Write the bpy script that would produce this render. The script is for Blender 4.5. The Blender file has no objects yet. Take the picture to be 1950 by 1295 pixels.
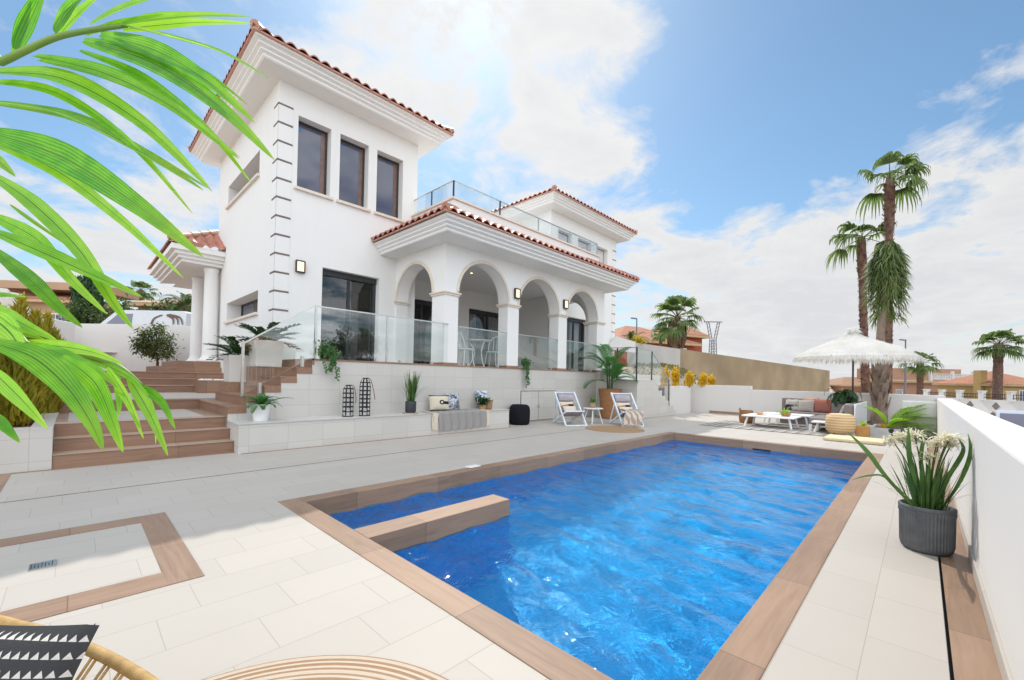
import bpy, math, random
from math import sin, cos, pi, radians as rad, sqrt, hypot, atan2
from mathutils import Vector as V, Matrix, Quaternion
R = random.Random(7)
sc = bpy.context.scene
COL = sc.collection
BASE = {}          # object name -> world location of its origin

def lerp(a, b, t): return a + (b - a) * t
def mix(a, b, t): return tuple(lerp(x, y, t) for x, y in zip(a, b))

# ---------------------------------------------------------------- mesh builder (world coordinates)
class MB:
    def __init__(s): s.v = []; s.f = []
    def p(s, *c):
        s.v.append(tuple(c[0]) if len(c) == 1 else tuple(c)); return len(s.v) - 1
    def face(s, *pts):
        s.f.append([s.p(q) for q in pts])
    def box(s, x0, x1, y0, y1, z0, z1, skip=''):
        b = [s.p(x, y, z) for z in (z0, z1) for x, y in ((x0, y0), (x1, y0), (x1, y1), (x0, y1))]
        F = {'b': (3, 2, 1, 0), 't': (4, 5, 6, 7), 'f': (0, 1, 5, 4), 'r': (1, 2, 6, 5), 'k': (2, 3, 7, 6), 'l': (3, 0, 4, 7)}
        for k, q in F.items():
            if k not in skip: s.f.append([b[i] for i in q])
    def obox(s, c, dx, dy, dz, hx, hy, hz):
        c, dx, dy, dz = V(c), V(dx).normalized() * hx, V(dy).normalized() * hy, V(dz).normalized() * hz
        b = [s.p(c + a * dx + e * dy + g * dz) for g in (-1, 1) for a, e in ((-1, -1), (1, -1), (1, 1), (-1, 1))]
        for q in ((3, 2, 1, 0), (4, 5, 6, 7), (0, 1, 5, 4), (1, 2, 6, 5), (2, 3, 7, 6), (3, 0, 4, 7)):
            s.f.append([b[i] for i in q])
    def bar(s, a, b, w, h=None, up=(0, 0, 1)):
        a, b = V(a), V(b); t = (b - a); L = t.length; t.normalize()
        u = V(up); sd = t.cross(u)
        if sd.length < 1e-4: sd = t.cross(V((1, 0, 0)))
        sd.normalize(); u = sd.cross(t)
        s.obox((a + b) / 2, t, sd, u, L / 2, w / 2, (h or w) / 2)
    def prism(s, poly, z0, z1):
        n = len(poly)
        a = [s.p(x, y, z0) for x, y in poly]; b = [s.p(x, y, z1) for x, y in poly]
        s.f.append(a[::-1]); s.f.append(b)
        for i in range(n): s.f.append([a[i], a[(i + 1) % n], b[(i + 1) % n], b[i]])
    def extr(s, poly, d):                      # any planar 3D polygon pushed along d
        d = V(d); n = len(poly)
        a = [s.p(V(q)) for q in poly]; b = [s.p(V(q) + d) for q in poly]
        s.f.append(a[::-1]); s.f.append(b)
        for i in range(n): s.f.append([a[i], a[(i + 1) % n], b[(i + 1) % n], b[i]])
    def lathe(s, c, prof, n=24, cap=True, ax=None, rib=None):
        c = V(c); rings = []
        for k, (r, z) in enumerate(prof):
            ring = []
            for i in range(n):
                a = 2 * pi * i / n
                rr = r * (1 + (rib if rib and i % 2 and 0 < k < len(prof) - 1 else 0))
                q = V((rr * cos(a), rr * sin(a), z))
                if ax is not None: q = ax @ q
                ring.append(s.p(c + q))
            rings.append(ring)
        for A, B in zip(rings, rings[1:]):
            for i in range(n): s.f.append([A[i], A[(i + 1) % n], B[(i + 1) % n], B[i]])
        if cap: s.f.append(rings[0][::-1]); s.f.append(rings[-1])
    def tube(s, pts, r, n=8, closed=False, cap=True):
        pts = [V(p) for p in pts]; m = len(pts)
        rs = r if isinstance(r, (list, tuple)) else [r] * m
        prev = None; rings = []
        for i, p in enumerate(pts):
            a = pts[(i - 1) % m] if (i or closed) else p
            b = pts[(i + 1) % m] if (i < m - 1 or closed) else p
            t = (b - a)
            if t.length < 1e-9: t = V((0, 0, 1))
            t.normalize()
            if prev is None:
                u = t.cross(V((0, 0, 1)))
                if u.length < .05: u = t.cross(V((1, 0, 0)))
            else:
                u = prev - t * prev.dot(t)
            u.normalize(); prev = u; w = t.cross(u)
            rings.append([s.p(p + (u * cos(2 * pi * k / n) + w * sin(2 * pi * k / n)) * rs[i]) for k in range(n)])
        for i in range(m if closed else m - 1):
            A, B = rings[i], rings[(i + 1) % m]
            for k in range(n): s.f.append([A[k], A[(k + 1) % n], B[(k + 1) % n], B[k]])
        if cap and not closed: s.f.append(rings[0][::-1]); s.f.append(rings[-1])
    def blade(s, pts, ws, up=(0, 0, 1), fold=0.0):
        pts = [V(p) for p in pts]; m = len(pts); up = V(up); row = []
        for i, p in enumerate(pts):
            t = pts[min(i + 1, m - 1)] - pts[max(i - 1, 0)]
            if t.length < 1e-9: t = V((0, 0, 1))
            t.normalize(); sd = t.cross(up)
            if sd.length < .02: sd = t.cross(V((1, .3, 0)))
            sd.normalize(); n = sd.cross(t); h = ws[i] / 2
            if fold:
                row.append([s.p(p - sd * h + n * h * fold), s.p(p), s.p(p + sd * h + n * h * fold)])
            else:
                row.append([s.p(p - sd * h), s.p(p + sd * h)])
        for A, B in zip(row, row[1:]):
            for k in range(len(A) - 1): s.f.append([A[k], A[k + 1], B[k + 1], B[k]])
    def leaf(s, pts, ws, up, fold=.25):
        """five vertices across, with (along, across) kept for the material"""
        pts = [V(p) for p in pts]; m = len(pts); up = V(up); row = []
        if not hasattr(s, 'co'): s.co = []
        rnd = R.random()
        for i, p in enumerate(pts):
            t = (pts[min(i + 1, m - 1)] - pts[max(i - 1, 0)]).normalized(); sd = t.cross(up).normalized(); n = sd.cross(t); h = ws[i] / 2; rr = []
            for a in (-1, -.55, 0, .55, 1):
                rr.append(s.p(p + sd * h * a + n * h * fold * (abs(a) ** .8 - .55 * a * a))); s.co.append((i / (m - 1), a * .5 + .5, rnd, 1))
            row.append(rr)
        for A, B in zip(row, row[1:]):
            for k in range(4): s.f.append([A[k], A[k + 1], B[k + 1], B[k]])
    def grid(s, fn, nu, nv):
        ids = [[s.p(fn(i / nu, j / nv)) for j in range(nv + 1)] for i in range(nu + 1)]
        for i in range(nu):
            for j in range(nv): s.f.append([ids[i][j], ids[i + 1][j], ids[i + 1][j + 1], ids[i][j + 1]])
    def build(s, name, mat, parent=None, smooth=False, loc=None):
        b = V(loc) if loc is not None else (BASE[parent.name] if parent else V((0, 0, 0)))
        me = bpy.data.meshes.new(name)
        me.from_pydata([tuple(V(q) - b) for q in s.v], [], s.f)
        me.materials.append(mat)
        if hasattr(s, 'co') and len(s.co) == len(s.v):
            at_ = me.attributes.new('co', 'FLOAT_COLOR', 'POINT'); at_.data.foreach_set('color', [c for q in s.co for c in q])
        if smooth:
            me.polygons.foreach_set('use_smooth', [True] * len(me.polygons))
        o = bpy.data.objects.new(name, me); COL.objects.link(o)
        if parent: o.parent = parent
        else: o.location = b
        BASE[o.name] = b
        return o

def autosmooth(o, ang=40):
    me = o.data
    me.polygons.foreach_set('use_smooth', [True] * len(me.polygons))
    try: me.set_sharp_from_angle(angle=rad(ang))
    except Exception: pass
    return o
def bevel(o, w=.006, seg=2):
    m = o.modifiers.new('edge', 'BEVEL'); m.width = w; m.segments = seg; m.limit_method = 'ANGLE'; return o

def tag(o, label, cat, group=None, kind=None):
    o['label'] = label; o['category'] = cat
    if group: o['group'] = group
    if kind: o['kind'] = kind
    return o
def thing(name, label, cat, loc=(0, 0, 0), group=None):
    o = bpy.data.objects.new(name, None); COL.objects.link(o)
    o.location = loc; o.empty_display_size = .1; BASE[o.name] = V(loc)
    return tag(o, label, cat, group)
def struct(o):
    o['kind'] = 'structure'; return o
def dup(t, loc, rz=0.0, label=None, scale=None):
    r = t.copy(); COL.objects.link(r); r.location = loc; r.rotation_euler = (0, 0, rz)
    if scale: r.scale = (scale,) * 3
    if label: r['label'] = label
    BASE[r.name] = V(loc)
    for ch in list(t.children):
        c = ch.copy(); COL.objects.link(c); c.parent = r
        for g in list(ch.children):
            k = g.copy(); COL.objects.link(k); k.parent = c
    return r
def place(t, rz):            # turn a thing about its own base
    t.rotation_euler = (0, 0, rz)

def spline(pts, n=8, closed=False):
    pts = [V(p) for p in pts]; m = len(pts); out = []
    for i in range(m if closed else m - 1):
        if closed: a, b, c, d = pts[i - 1], pts[i], pts[(i + 1) % m], pts[(i + 2) % m]
        else: a, b, c, d = pts[max(i - 1, 0)], pts[i], pts[i + 1], pts[min(i + 2, m - 1)]
        for k in range(n):
            t = k / n
            out.append(.5 * ((2 * b) + (c - a) * t + (2 * a - 5 * b + 4 * c - d) * t * t + (3 * b - a - 3 * c + d) * t ** 3))
    if not closed: out.append(pts[-1])
    return out

# ---------------------------------------------------------------- materials
class G:
    def __init__(s, name):
        s.m = bpy.data.materials.new(name); s.m.use_nodes = True; s.nt = s.m.node_tree
        s.b = s.nt.nodes['Principled BSDF']; s.out = s.nt.nodes['Material Output']
    def n(s, t, **kw):
        q = s.nt.nodes.new(t)
        for k, v in kw.items(): setattr(q, k, v)
        return q
    def set(s, sock, v):
        if hasattr(v, 'is_linked') or isinstance(v, bpy.types.NodeSocket): s.nt.links.new(v, sock)
        else: sock.default_value = v
    def math(s, op, a, b=0.0, c=0.0):
        q = s.n('ShaderNodeMath', operation=op)
        s.set(q.inputs[0], a); s.set(q.inputs[1], b); s.set(q.inputs[2], c)
        return q.outputs[0]
    def pos(s): return s.n('ShaderNodeNewGeometry').outputs['Position']
    def obj(s): return s.n('ShaderNodeTexCoord').outputs['Object']
    def xyz(s, v):
        q = s.n('ShaderNodeSeparateXYZ'); s.set(q.inputs[0], v); return q.outputs
    def comb(s, x, y, z=0.0):
        q = s.n('ShaderNodeCombineXYZ'); s.set(q.inputs[0], x); s.set(q.inputs[1], y); s.set(q.inputs[2], z); return q.outputs[0]
    def noise(s, v, scale, detail=3, rough=.5, dist=0.0):
        q = s.n('ShaderNodeTexNoise'); s.set(q.inputs['Vector'], v); s.set(q.inputs['Scale'], scale)
        q.inputs['Detail'].default_value = detail; q.inputs['Roughness'].default_value = rough; q.inputs['Distortion'].default_value = dist
        return q.outputs['Fac']
    def scale(s, v, sx, sy, sz):
        q = s.n('ShaderNodeVectorMath', operation='MULTIPLY'); s.set(q.inputs[0], v); q.inputs[1].default_value = (sx, sy, sz); return q.outputs[0]
    def ramp(s, f, stops):
        q = s.n('ShaderNodeValToRGB'); e = q.color_ramp.elements
        while len(e) < len(stops): e.new(.5)
        for i, (p, c) in enumerate(stops):
            e[i].position = p; e[i].color = (*c, 1) if len(c) == 3 else c
        s.set(q.inputs[0], f); return q.outputs[0]
    def mixc(s, f, a, b):
        q = s.n('ShaderNodeMix', data_type='RGBA')
        s.set(q.inputs[0], f)
        for i, c in ((6, a), (7, b)):
            s.set(q.inputs[i], (*c, 1) if isinstance(c, tuple) and len(c) == 3 else c)
        return q.outputs[2]
    def bump(s, h, strength=.3, dist=.01):
        q = s.n('ShaderNodeBump'); q.inputs['Strength'].default_value = strength; q.inputs['Distance'].default_value = dist
        s.set(q.inputs['Height'], h); s.nt.links.new(q.outputs[0], s.b.inputs['Normal']); return q.outputs[0]
    def fin(s, col=None, rough=None, spec=None, metal=None):
        if col is not None: s.set(s.b.inputs['Base Color'], (*col, 1) if isinstance(col, tuple) and len(col) == 3 else col)
        if rough is not None: s.set(s.b.inputs['Roughness'], rough)
        if spec is not None: s.b.inputs['Specular IOR Level'].default_value = spec
        if metal is not None: s.b.inputs['Metallic'].default_value = metal
        return s.m
_c = {}
def flat(name, col, rough=.6, spec=.4, var=.12, sc=9.0, metal=0.0, bump=0.0):
    """plain paint / cloth / metal with a little uneven colour"""
    if name in _c: return _c[name]
    g = G(name); f = g.noise(g.obj(), sc, 4)
    lo = tuple(c * (1 - var) for c in col); hi = tuple(min(1, c * (1 + var)) for c in col)
    c = g.ramp(f, [(.3, lo), (.7, hi)])
    if bump: g.bump(g.noise(g.obj(), sc * 14, 3), bump, .004)
    _c[name] = g.fin(c, rough, spec, metal); return _c[name]

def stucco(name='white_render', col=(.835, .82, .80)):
    g = G(name); p = g.pos()
    f = g.noise(p, 1.3, 5, .6)
    streak = g.noise(g.scale(p, 5, 5, .5), 1.0, 4)
    c = g.mixc(g.math('MULTIPLY', f, .5), tuple(x * .965 for x in col), col)
    c = g.mixc(g.ramp(streak, [(.50, (0, 0, 0)), (.8, (.28, .28, .28))]), c, tuple(x * .9 for x in col))
    g.bump(g.noise(p, 90, 3), .12, .004)
    return g.fin(c, .85, .25)

def tiles(name, ax, w, h, ox, oy, shift, col, grout, gw=.006, var=.05, rough=.45, bump=.25, spec=.4, cloud=.5):
    """running-bond tiles in world space; ax = two axis letters"""
    g = G(name); P = g.xyz(g.pos()); k = {'x': 0, 'y': 1, 'z': 2}
    u, v = P[k[ax[0]]], P[k[ax[1]]]
    vv = g.math('DIVIDE', g.math('SUBTRACT', v, oy), h)
    row = g.math('FLOOR', vv); fv = g.math('FRACT', g.math('ADD', vv, 1000.0))
    uu = g.math('SUBTRACT', g.math('DIVIDE', g.math('SUBTRACT', u, ox), w), g.math('MULTIPLY', row, shift))
    coln = g.math('FLOOR', uu); fu = g.math('FRACT', g.math('ADD', uu, 1000.0))
    du = g.math('MULTIPLY', g.math('MINIMUM', fu, g.math('SUBTRACT', 1.0, fu)), w)
    dv = g.math('MULTIPLY', g.math('MINIMUM', fv, g.math('SUBTRACT', 1.0, fv)), h)
    dd = g.math('MINIMUM', du, dv)
    j = g.math('SMOOTHSTEP', 0, 0) if False else g.math('LESS_THAN', dd, gw / 2)
    wn = g.n('ShaderNodeTexWhiteNoise', noise_dimensions='2D'); g.set(wn.inputs['Vector'], g.comb(coln, row))
    f = g.noise(g.pos(), 3.5, 5, .62)
    a = g.math('ADD', g.math('MULTIPLY', wn.outputs['Value'], 1 - cloud), g.math('MULTIPLY', f, cloud))
    c = g.ramp(a, [(.15, tuple(x * (1 - var) for x in col)), (.85, tuple(min(1, x * (1 + var)) for x in col))])
    c = g.mixc(j, c, grout)
    g.bump(g.math('SUBTRACT', g.math('MULTIPLY', g.noise(g.pos(), 40, 3), .15), j), bump, .004)
    return g.fin(c, g.math('ADD', rough, g.math('MULTIPLY', j, .35)), spec)

def woodtile(name, axis, length=.95, ph=0.0, col=(.31, .20, .135)):
    g = G(name); p = g.pos(); P = g.xyz(p)
    k = {'x': 0, 'y': 1}[axis]
    st = {'x': (1.3, 17, 17), 'y': (17, 1.3, 17)}[axis]
    f = g.noise(g.scale(p, *st), 1.6, 6, .62, .8)
    f2 = g.noise(p, 2.2, 3)
    seg = g.math('ADD', g.math('DIVIDE', P[k], length), 100.0 + ph)
    wn = g.n('ShaderNodeTexWhiteNoise', noise_dimensions='1D'); g.set(wn.inputs['W'], g.math('FLOOR', seg))
    a = g.math('ADD', g.math('MULTIPLY', f, .62), g.math('ADD', g.math('MULTIPLY', f2, .18), g.math('MULTIPLY', wn.outputs['Value'], .2)))
    c = g.ramp(a, [(.25, tuple(x * .66 for x in col)), (.5, col), (.78, tuple(min(1, x * 1.3) for x in col))])
    v = g.n('ShaderNodeTexVoronoi'); g.set(v.inputs['Vector'], g.scale(p, *[{1.3: 1.6, 17: 5}[q] for q in st])); v.inputs['Scale'].default_value = 1.0
    c = g.mixc(g.ramp(v.outputs['Distance'], [(.0, (.5, .5, .5)), (.13, (0, 0, 0))]), c, tuple(x * .5 for x in col))
    fr = g.math('FRACT', seg)
    j = g.math('LESS_THAN', g.math('MINIMUM', fr, g.math('SUBTRACT', 1.0, fr)), .0026 / length)
    c = g.mixc(j, c, tuple(x * .55 for x in col))
    g.bump(f, .15, .003)
    return g.fin(c, .5, .35)

def schlick(g, f0=.04, boost=1.0, normal=None):
    ge = g.n('ShaderNodeNewGeometry')
    q = g.n('ShaderNodeVectorMath', operation='DOT_PRODUCT'); g.set(q.inputs[0], normal if normal is not None else ge.outputs['Normal']); g.set(q.inputs[1], ge.outputs['Incoming'])
    c = g.math('SUBTRACT', 1.0, g.math('MINIMUM', g.math('ABSOLUTE', q.outputs['Value']), 1.0))
    return g.math('MINIMUM', g.math('MULTIPLY', g.math('ADD', f0, g.math('MULTIPLY', g.math('POWER', c, 5.0), 1 - f0)), boost), 1.0)
def glass(name, tint=(.93, .97, .955), boost=1.0, f0=.04):
    g = G(name); nt = g.nt
    t = g.n('ShaderNodeBsdfTransparent'); t.inputs[0].default_value = (*tint, 1)
    r = g.n('ShaderNodeBsdfGlossy'); r.inputs['Roughness'].default_value = .015
    m = g.n('ShaderNodeMixShader'); g.set(m.inputs[0], schlick(g, f0, boost))
    nt.links.new(t.outputs[0], m.inputs[1]); nt.links.new(r.outputs[0], m.inputs[2]); nt.links.new(m.outputs[0], g.out.inputs[0])
    return g.m

def leafmat(name, a, b, trans=.35, rough=.45, sc=6.0, tcol=None, spec=.35):
    g = G(name); f = g.noise(g.obj(), sc, 3)
    c = g.ramp(f, [(.3, a), (.7, b)])
    g.fin(c, rough, spec)
    t = g.n('ShaderNodeBsdfTranslucent')
    if tcol is None: tcol = tuple(min(1, x * 1.6) for x in b)
    t.inputs[0].default_value = (*tcol, 1)
    m = g.n('ShaderNodeMixShader'); m.inputs[0].default_value = trans
    g.nt.links.new(g.b.outputs[0], m.inputs[1]); g.nt.links.new(t.outputs[0], m.inputs[2]); g.nt.links.new(m.outputs[0], g.out.inputs[0])
    return g.m

def weave(name, a, b, sx=60.0, sz=60.0, rough=.8, bump=.5):
    """basketry: crossed waves in object space"""
    g = G(name); p = g.obj()
    w1 = g.n('ShaderNodeTexWave', wave_type='BANDS', bands_direction='Z'); g.set(w1.inputs['Vector'], p); w1.inputs['Scale'].default_value = sz / 6.28
    w1.inputs['Distortion'].default_value = 1.5; w1.inputs['Detail'].default_value = 2
    f = g.math('ADD', g.math('MULTIPLY', w1.outputs['Fac'], .6), g.math('MULTIPLY', g.noise(g.scale(p, 1, 1, 2), sx, 2), .5))
    c = g.ramp(f, [(.25, a), (.75, b)]); g.bump(f, bump, .008)
    return g.fin(c, rough, .2)

def emit(name, col, s, base=(.8, .75, .6)):
    g = G(name); g.fin(base, .4)
    g.b.inputs['Emission Color'].default_value = (*col, 1); g.b.inputs['Emission Strength'].default_value = s
    return g.m

def rooftile(name, a, b, period=.23):
    g = G(name); p = g.pos()
    v = g.n('ShaderNodeTexVoronoi'); g.set(v.inputs['Vector'], p); v.inputs['Scale'].default_value = 4.2
    f = g.math('ADD', g.math('MULTIPLY', g.xyz(v.outputs['Color'])[0], .6), g.math('MULTIPLY', g.noise(p, 9, 4), .4))
    c = g.ramp(f, [(.2, a), (.55, mix(a, b, .5)), (.9, b)])
    return g.fin(c, .42, .45)

M = {}
M['stucco'] = stucco()
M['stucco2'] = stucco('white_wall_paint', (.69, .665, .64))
M['deck'] = tiles('pale_deck_tile', 'xy', .495, .293, .774, 2.17, 1 / 3, (.465, .425, .38), (.375, .335, .295), .0038, .045, .55, .25, .22)
M['walk'] = tiles('pale_walkway_tile', 'xy', .505, .257, 2.495, -.088, 1 / 3, (.465, .425, .38), (.375, .335, .295), .0038, .045, .55, .25, .22)
M['deckfar'] = M['deck']
M['wallx'] = tiles('grey_wall_tile_x', 'xz', .51, .255, .18, .10, .0, (.58, .55, .51), (.46, .435, .405), .006, .06, .5)
M['wally'] = tiles('grey_wall_tile_y', 'yz', .51, .255, .18, .10, .0, (.58, .55, .51), (.46, .435, .405), .006, .06, .5)
M['benchtop'] = tiles('grey_bench_top_tile', 'xy', .51, .62, .18, 6.74, 0.0, (.58, .56, .53), (.46, .44, .41), .006, .05, .4)
M['woodx'] = woodtile('wood_look_tile_x', 'x')
M['woody'] = woodtile('wood_look_tile_y', 'y', ph=.37)
M['stepwood'] = woodtile('brown_step_tile', 'x', 1.2, .2, (.31, .18, .12))
M['stepwoody'] = woodtile('brown_step_tile_y', 'y', 1.2, .2, (.31, .18, .12))
M['mosaic'] = tiles('blue_pool_mosaic', 'xy', .026, .026, 0, 0, 0.0, (.003, .37, .87), (.012, .41, .83), .003, .30, .25, .05, .5, .25)
M['mosaicx'] = tiles('blue_pool_mosaic_x', 'xz', .026, .026, 0, 0, 0.0, (.003, .37, .87), (.012, .41, .83), .003, .30, .25, .05, .5, .25)
M['mosaicy'] = tiles('blue_pool_mosaic_y', 'yz', .026, .026, 0, 0, 0.0, (.003, .37, .87), (.012, .41, .83), .003, .30, .25, .05, .5, .25)
M['glass'] = glass('clear_rail_glass', (.965, .985, .978), boost=2.0)
M['pane'] = glass('door_glass', (.70, .73, .76), 2.8)
M['steel'] = flat('brushed_steel', (.62, .61, .58), .28, .5, .08, 30, 1.0)
M['alu'] = flat('dark_anthracite_aluminium', (.035, .037, .042), .45, .4)
M['cream'] = flat('cream_stone_trim', (.72, .64, .55), .75, .3, .05)
M['sill'] = flat('cream_sill_stone', (.74, .66, .57), .7, .3, .05)
M['roof'] = rooftile('terracotta_roof_tile', (.34, .12, .085), (.56, .26, .18))
M['roofold'] = rooftile('weathered_roof_tile', (.36, .20, .13), (.52, .33, .23))
M['mortar'] = flat('pink_roof_mortar', (.55, .30, .24), .85, .2, .1)
M['dark'] = flat('dark_room', (.03, .028, .026), .8, .2)
M['curtain'] = flat('sheer_curtain', (.55, .52, .50), .9, .1, .1)
M['quoin'] = flat('grey_brown_groove', (.20, .165, .15), .8, .2)
M['whitepaint'] = flat('white_painted_metal', (.80, .81, .83), .4, .4, .03)
M['whitepot'] = flat('white_plastic_pot', (.82, .82, .83), .35, .5, .03)
M['planterwhite'] = flat('matt_white_planter', (.74, .71, .68), .7, .3, .04, 3)
M['soil'] = flat('dark_soil', (.06, .04, .028), .95, .1, .5, 25, bump=.8)
M['redsoil'] = flat('red_brown_soil', (.23, .12, .07), .95, .1, .4, 14, bump=.8)
M['black'] = flat('black_painted_metal', (.015, .015, .017), .5, .4)
M['treadwood'] = woodtile('pale_wood_tread', 'x', 1.2, .2, (.46, .34, .26))
M['asphalt'] = flat('asphalt', (.06, .06, .062), .9, .2, .25, 3)

# ---------------------------------------------------------------- ground, deck, pool
PX0, PX1, PY0, PY1, CW = 1.256, 9.274, .430, 4.033, .170
WL = -.146
def cells(mb, xs, ys, z, hole):
    for x0, x1 in zip(xs, xs[1:]):
        for y0, y1 in zip(ys, ys[1:]):
            cx, cy = (x0 + x1) / 2, (y0 + y1) / 2
            if not hole(cx, cy): mb.face((x0, y0, z), (x1, y0, z), (x1, y1, z), (x0, y1, z))
mb = MB()
cells(mb, [-3.2, PX0, PX1, 16.3], [-.088, PY0, PY1, 7.36], 0, lambda x, y: PX0 < x < PX1 and (PY0 < y < PY1) or (PX0 < x < PX1 and y < PY0))
o = struct(mb.build('deck_floor', M['deck']))
mb = MB(); mb.face((-3.2, -2.2, 0), (PX0, -2.2, 0), (PX0, -.088, 0), (-3.2, -.088, 0)); struct(mb.build('near_deck_floor', M['deck']))
mb = MB(); mb.face((PX0, -.088, 0), (PX1, -.088, 0), (PX1, PY0, 0), (PX0, PY0, 0)); struct(mb.build('walkway', M['walk']))
mb = MB(); mb.face((PX0, -.245, .0), (13.5, -.245, .0), (13.5, -.1, .0), (PX0, -.1, .0)); struct(mb.build('wood_look_path', M['woodx']))
mb = MB(); mb.face((PX0, -.104, -.03), (16.3, -.104, -.03), (16.3, -.084, -.03), (PX0, -.084, -.03)); struct(mb.build('drain_channel', M['black']))

# terrain: street level right and ahead, rising at the back left
def hz(x, y):
    def ss(a, b, t): t = max(0, min(1, (t - a) / (b - a))); return t * t * (3 - 2 * t)
    z = -1.07
    up = ss(10, 26, y) * (1 - ss(14, 40, x))
    z = lerp(z, 1.98, up)
    hill = ss(4.3, 8.6, y) * ss(16.2, 18.2, x)
    hill *= 1 - ss(19.5, 25, x) * (1 - ss(9.3, 11.5, y))
    z = lerp(z, 1.85 + .35 * ss(24, 40, x), hill)
    return z
mb = MB()
xs = [-900, -300, -100, -40, -20, -12, -7, -3.2, -1.2] + [0, 3, 6, 10, 13, 16.35, 17, 18, 20, 22, 25, 28, 32, 36, 42, 50, 60, 80, 120, 200, 400, 900]
ys = [-900, -300, -120, -60, -30, -15, -8, -4, -2.2, -.48, 2, 4, 5.5, 6.2, 7.5, 9, 11, 13, 16, 19, 21, 24, 27, 30, 35, 40, 50, 65, 90, 150, 300, 900]
ids = {}
for x in xs:
    for y in ys: ids[x, y] = mb.p(x, y, hz(x, y))
for x0, x1 in zip(xs, xs[1:]):
    for y0, y1 in zip(ys, ys[1:]):
        if -1.2 < (x0 + x1) / 2 < 16.35 and -.48 < (y0 + y1) / 2 < 24: continue
        if -3.2 < (x0 + x1) / 2 < 16.35 and -2.2 < (y0 + y1) / 2 < 7.5: continue
        mb.f.append([ids[x0, y0], ids[x1, y0], ids[x1, y1], ids[x0, y1]])
g = G('dusty_ground'); p = g.pos()
f = g.noise(p, .35, 6, .65); f2 = g.noise(p, 4, 5, .7)
c = g.ramp(g.math('ADD', g.math('MULTIPLY', f, .6), g.math('MULTIPLY', f2, .4)), [(.3, (.34, .29, .23)), (.55, (.48, .41, .33)), (.75, (.58, .50, .40))])
g.bump(f2, .5, .05); struct(mb.build('ground', g.fin(c, .95, .1), smooth=True))

# flush wood-look inlays in the deck (4 mm proud)
def strip(x0, x1, y0, y1, mat, name, z=.004):
    m = MB(); m.box(x0, x1, y0, y1, z - .02, z, 'b'); return m.build(name, mat)
inl = thing('deck_inlay', 'rectangular wood look tile border let into the pale deck around the drain', 'floor inlay', (.44, 3.5, 0))
for nm_, a, mt in (('border_strip', (-3.0, .362, 4.12, 4.30), 'woodx'), ('border_strip', (.362, .52, 2.82, 4.30), 'woody'), ('border_strip', (-3.0, .362, 2.82, 3.02), 'woodx')):
    m = MB(); m.box(a[0], a[1], a[2], a[3], -.02, .004, 'b'); m.build(nm_, M[mt], inl)
for a, mt in (((-3.1, -.445, 5.6, 6.95), 'woody'), ((-.445, 1.62, 6.90, 6.95), 'woodx'), ((1.62, 6.95, 6.70, 6.747), 'woodx'), ((6.95, 11.4, 7.31, 7.352), 'woodx'), ((11.37, 14.0, 5.91, 5.955), 'woodx')):
    struct(strip(*a, M[mt], 'wood_look_floor_strip'))
m = MB(); m.box(-3.0, 8.6, 5.467, 5.479, -.02, .0035, 'b'); struct(m.build('linear_floor_drain', M['quoin']))
t = thing('floor_drain', 'small square steel drain grate set in the deck', 'drain', (-.1, 3.58, 0))
m = MB(); m.box(-.155, -.05, 3.525, 3.635, -.01, .006); m.build('grate_plate', M['steel'], t)
m = MB()
for k in range(7): m.box(-.148 + k * .0135, -.1445 + k * .0135, 3.54 + (k % 2) * .012, 3.62 - (k % 3) * .012, .005, .0075)
m.build('slot', M['black'], t)

pool = thing('swimming_pool', 'rectangular blue mosaic pool with wood look coping and a spur wall', 'pool', ((PX0 + PX1) / 2, (PY0 + PY1) / 2, 0))
ix0, ix1, iy0, iy1 = PX0 + CW, PX1 - CW, PY0 + CW, PY1 - CW
def cop(a, mt): m = MB(); m.box(*a, -.17, .005); bevel(m.build('coping', M[mt], pool), .004)
cop((PX0, ix0, PY0, PY1), 'woody'); cop((ix1, PX1, PY0, PY1), 'woody'); cop((ix0, ix1, PY0, iy0), 'woodx'); cop((ix0, ix1, iy1, PY1), 'woodx')
m = MB(); m.box(ix0, 2.82, 2.721, 2.947, -.17, .005, 'l'); bevel(m.build('spur_wall_coping', M['woodx'], pool), .004)
DEEP = -1.25
for nm_, a, mt in (('pool_floor', ((ix0 - .01, iy0 - .01, DEEP), (ix1 + .01, iy0 - .01, DEEP), (ix1 + .01, iy1 + .01, DEEP), (ix0 - .01, iy1 + .01, DEEP)), 'mosaic'),
    ('pool_side', ((ix0 + .003, iy0, DEEP), (ix0 + .003, iy1, DEEP), (ix0 + .003, iy1, -.17), (ix0 + .003, iy0, -.17)), 'mosaicy'),
    ('pool_side', ((ix1 - .003, iy0, DEEP), (ix1 - .003, iy1, DEEP), (ix1 - .003, iy1, -.17), (ix1 - .003, iy0, -.17)), 'mosaicy'),
    ('pool_side', ((ix0, iy0 + .003, DEEP), (ix1, iy0 + .003, DEEP), (ix1, iy0 + .003, -.17), (ix0, iy0 + .003, -.17)), 'mosaicx'),
    ('pool_side', ((ix0, iy1 - .003, DEEP), (ix1, iy1 - .003, DEEP), (ix1, iy1 - .003, -.17), (ix0, iy1 - .003, -.17)), 'mosaicx')):
    m = MB(); m.face(*a); m.build(nm_, M[mt], pool)
m = MB(); m.box(ix0 + .004, 2.815, 2.726, 2.942, DEEP, -.17, 'tlb'); m.build('spur_wall', M['mosaicx'], pool)
m = MB(); m.box(ix1 - .02, ix1 - .004, 2.02, 2.32, -.16, -.125); m.build('skimmer_mouth', M['black'], pool)
m = MB(); m.box(3.42, 3.60, 3.99, 4.10, .0, .009); bevel(m.build('skimmer_lid', M['whitepot'], pool), .006)
m = MB()
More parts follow.
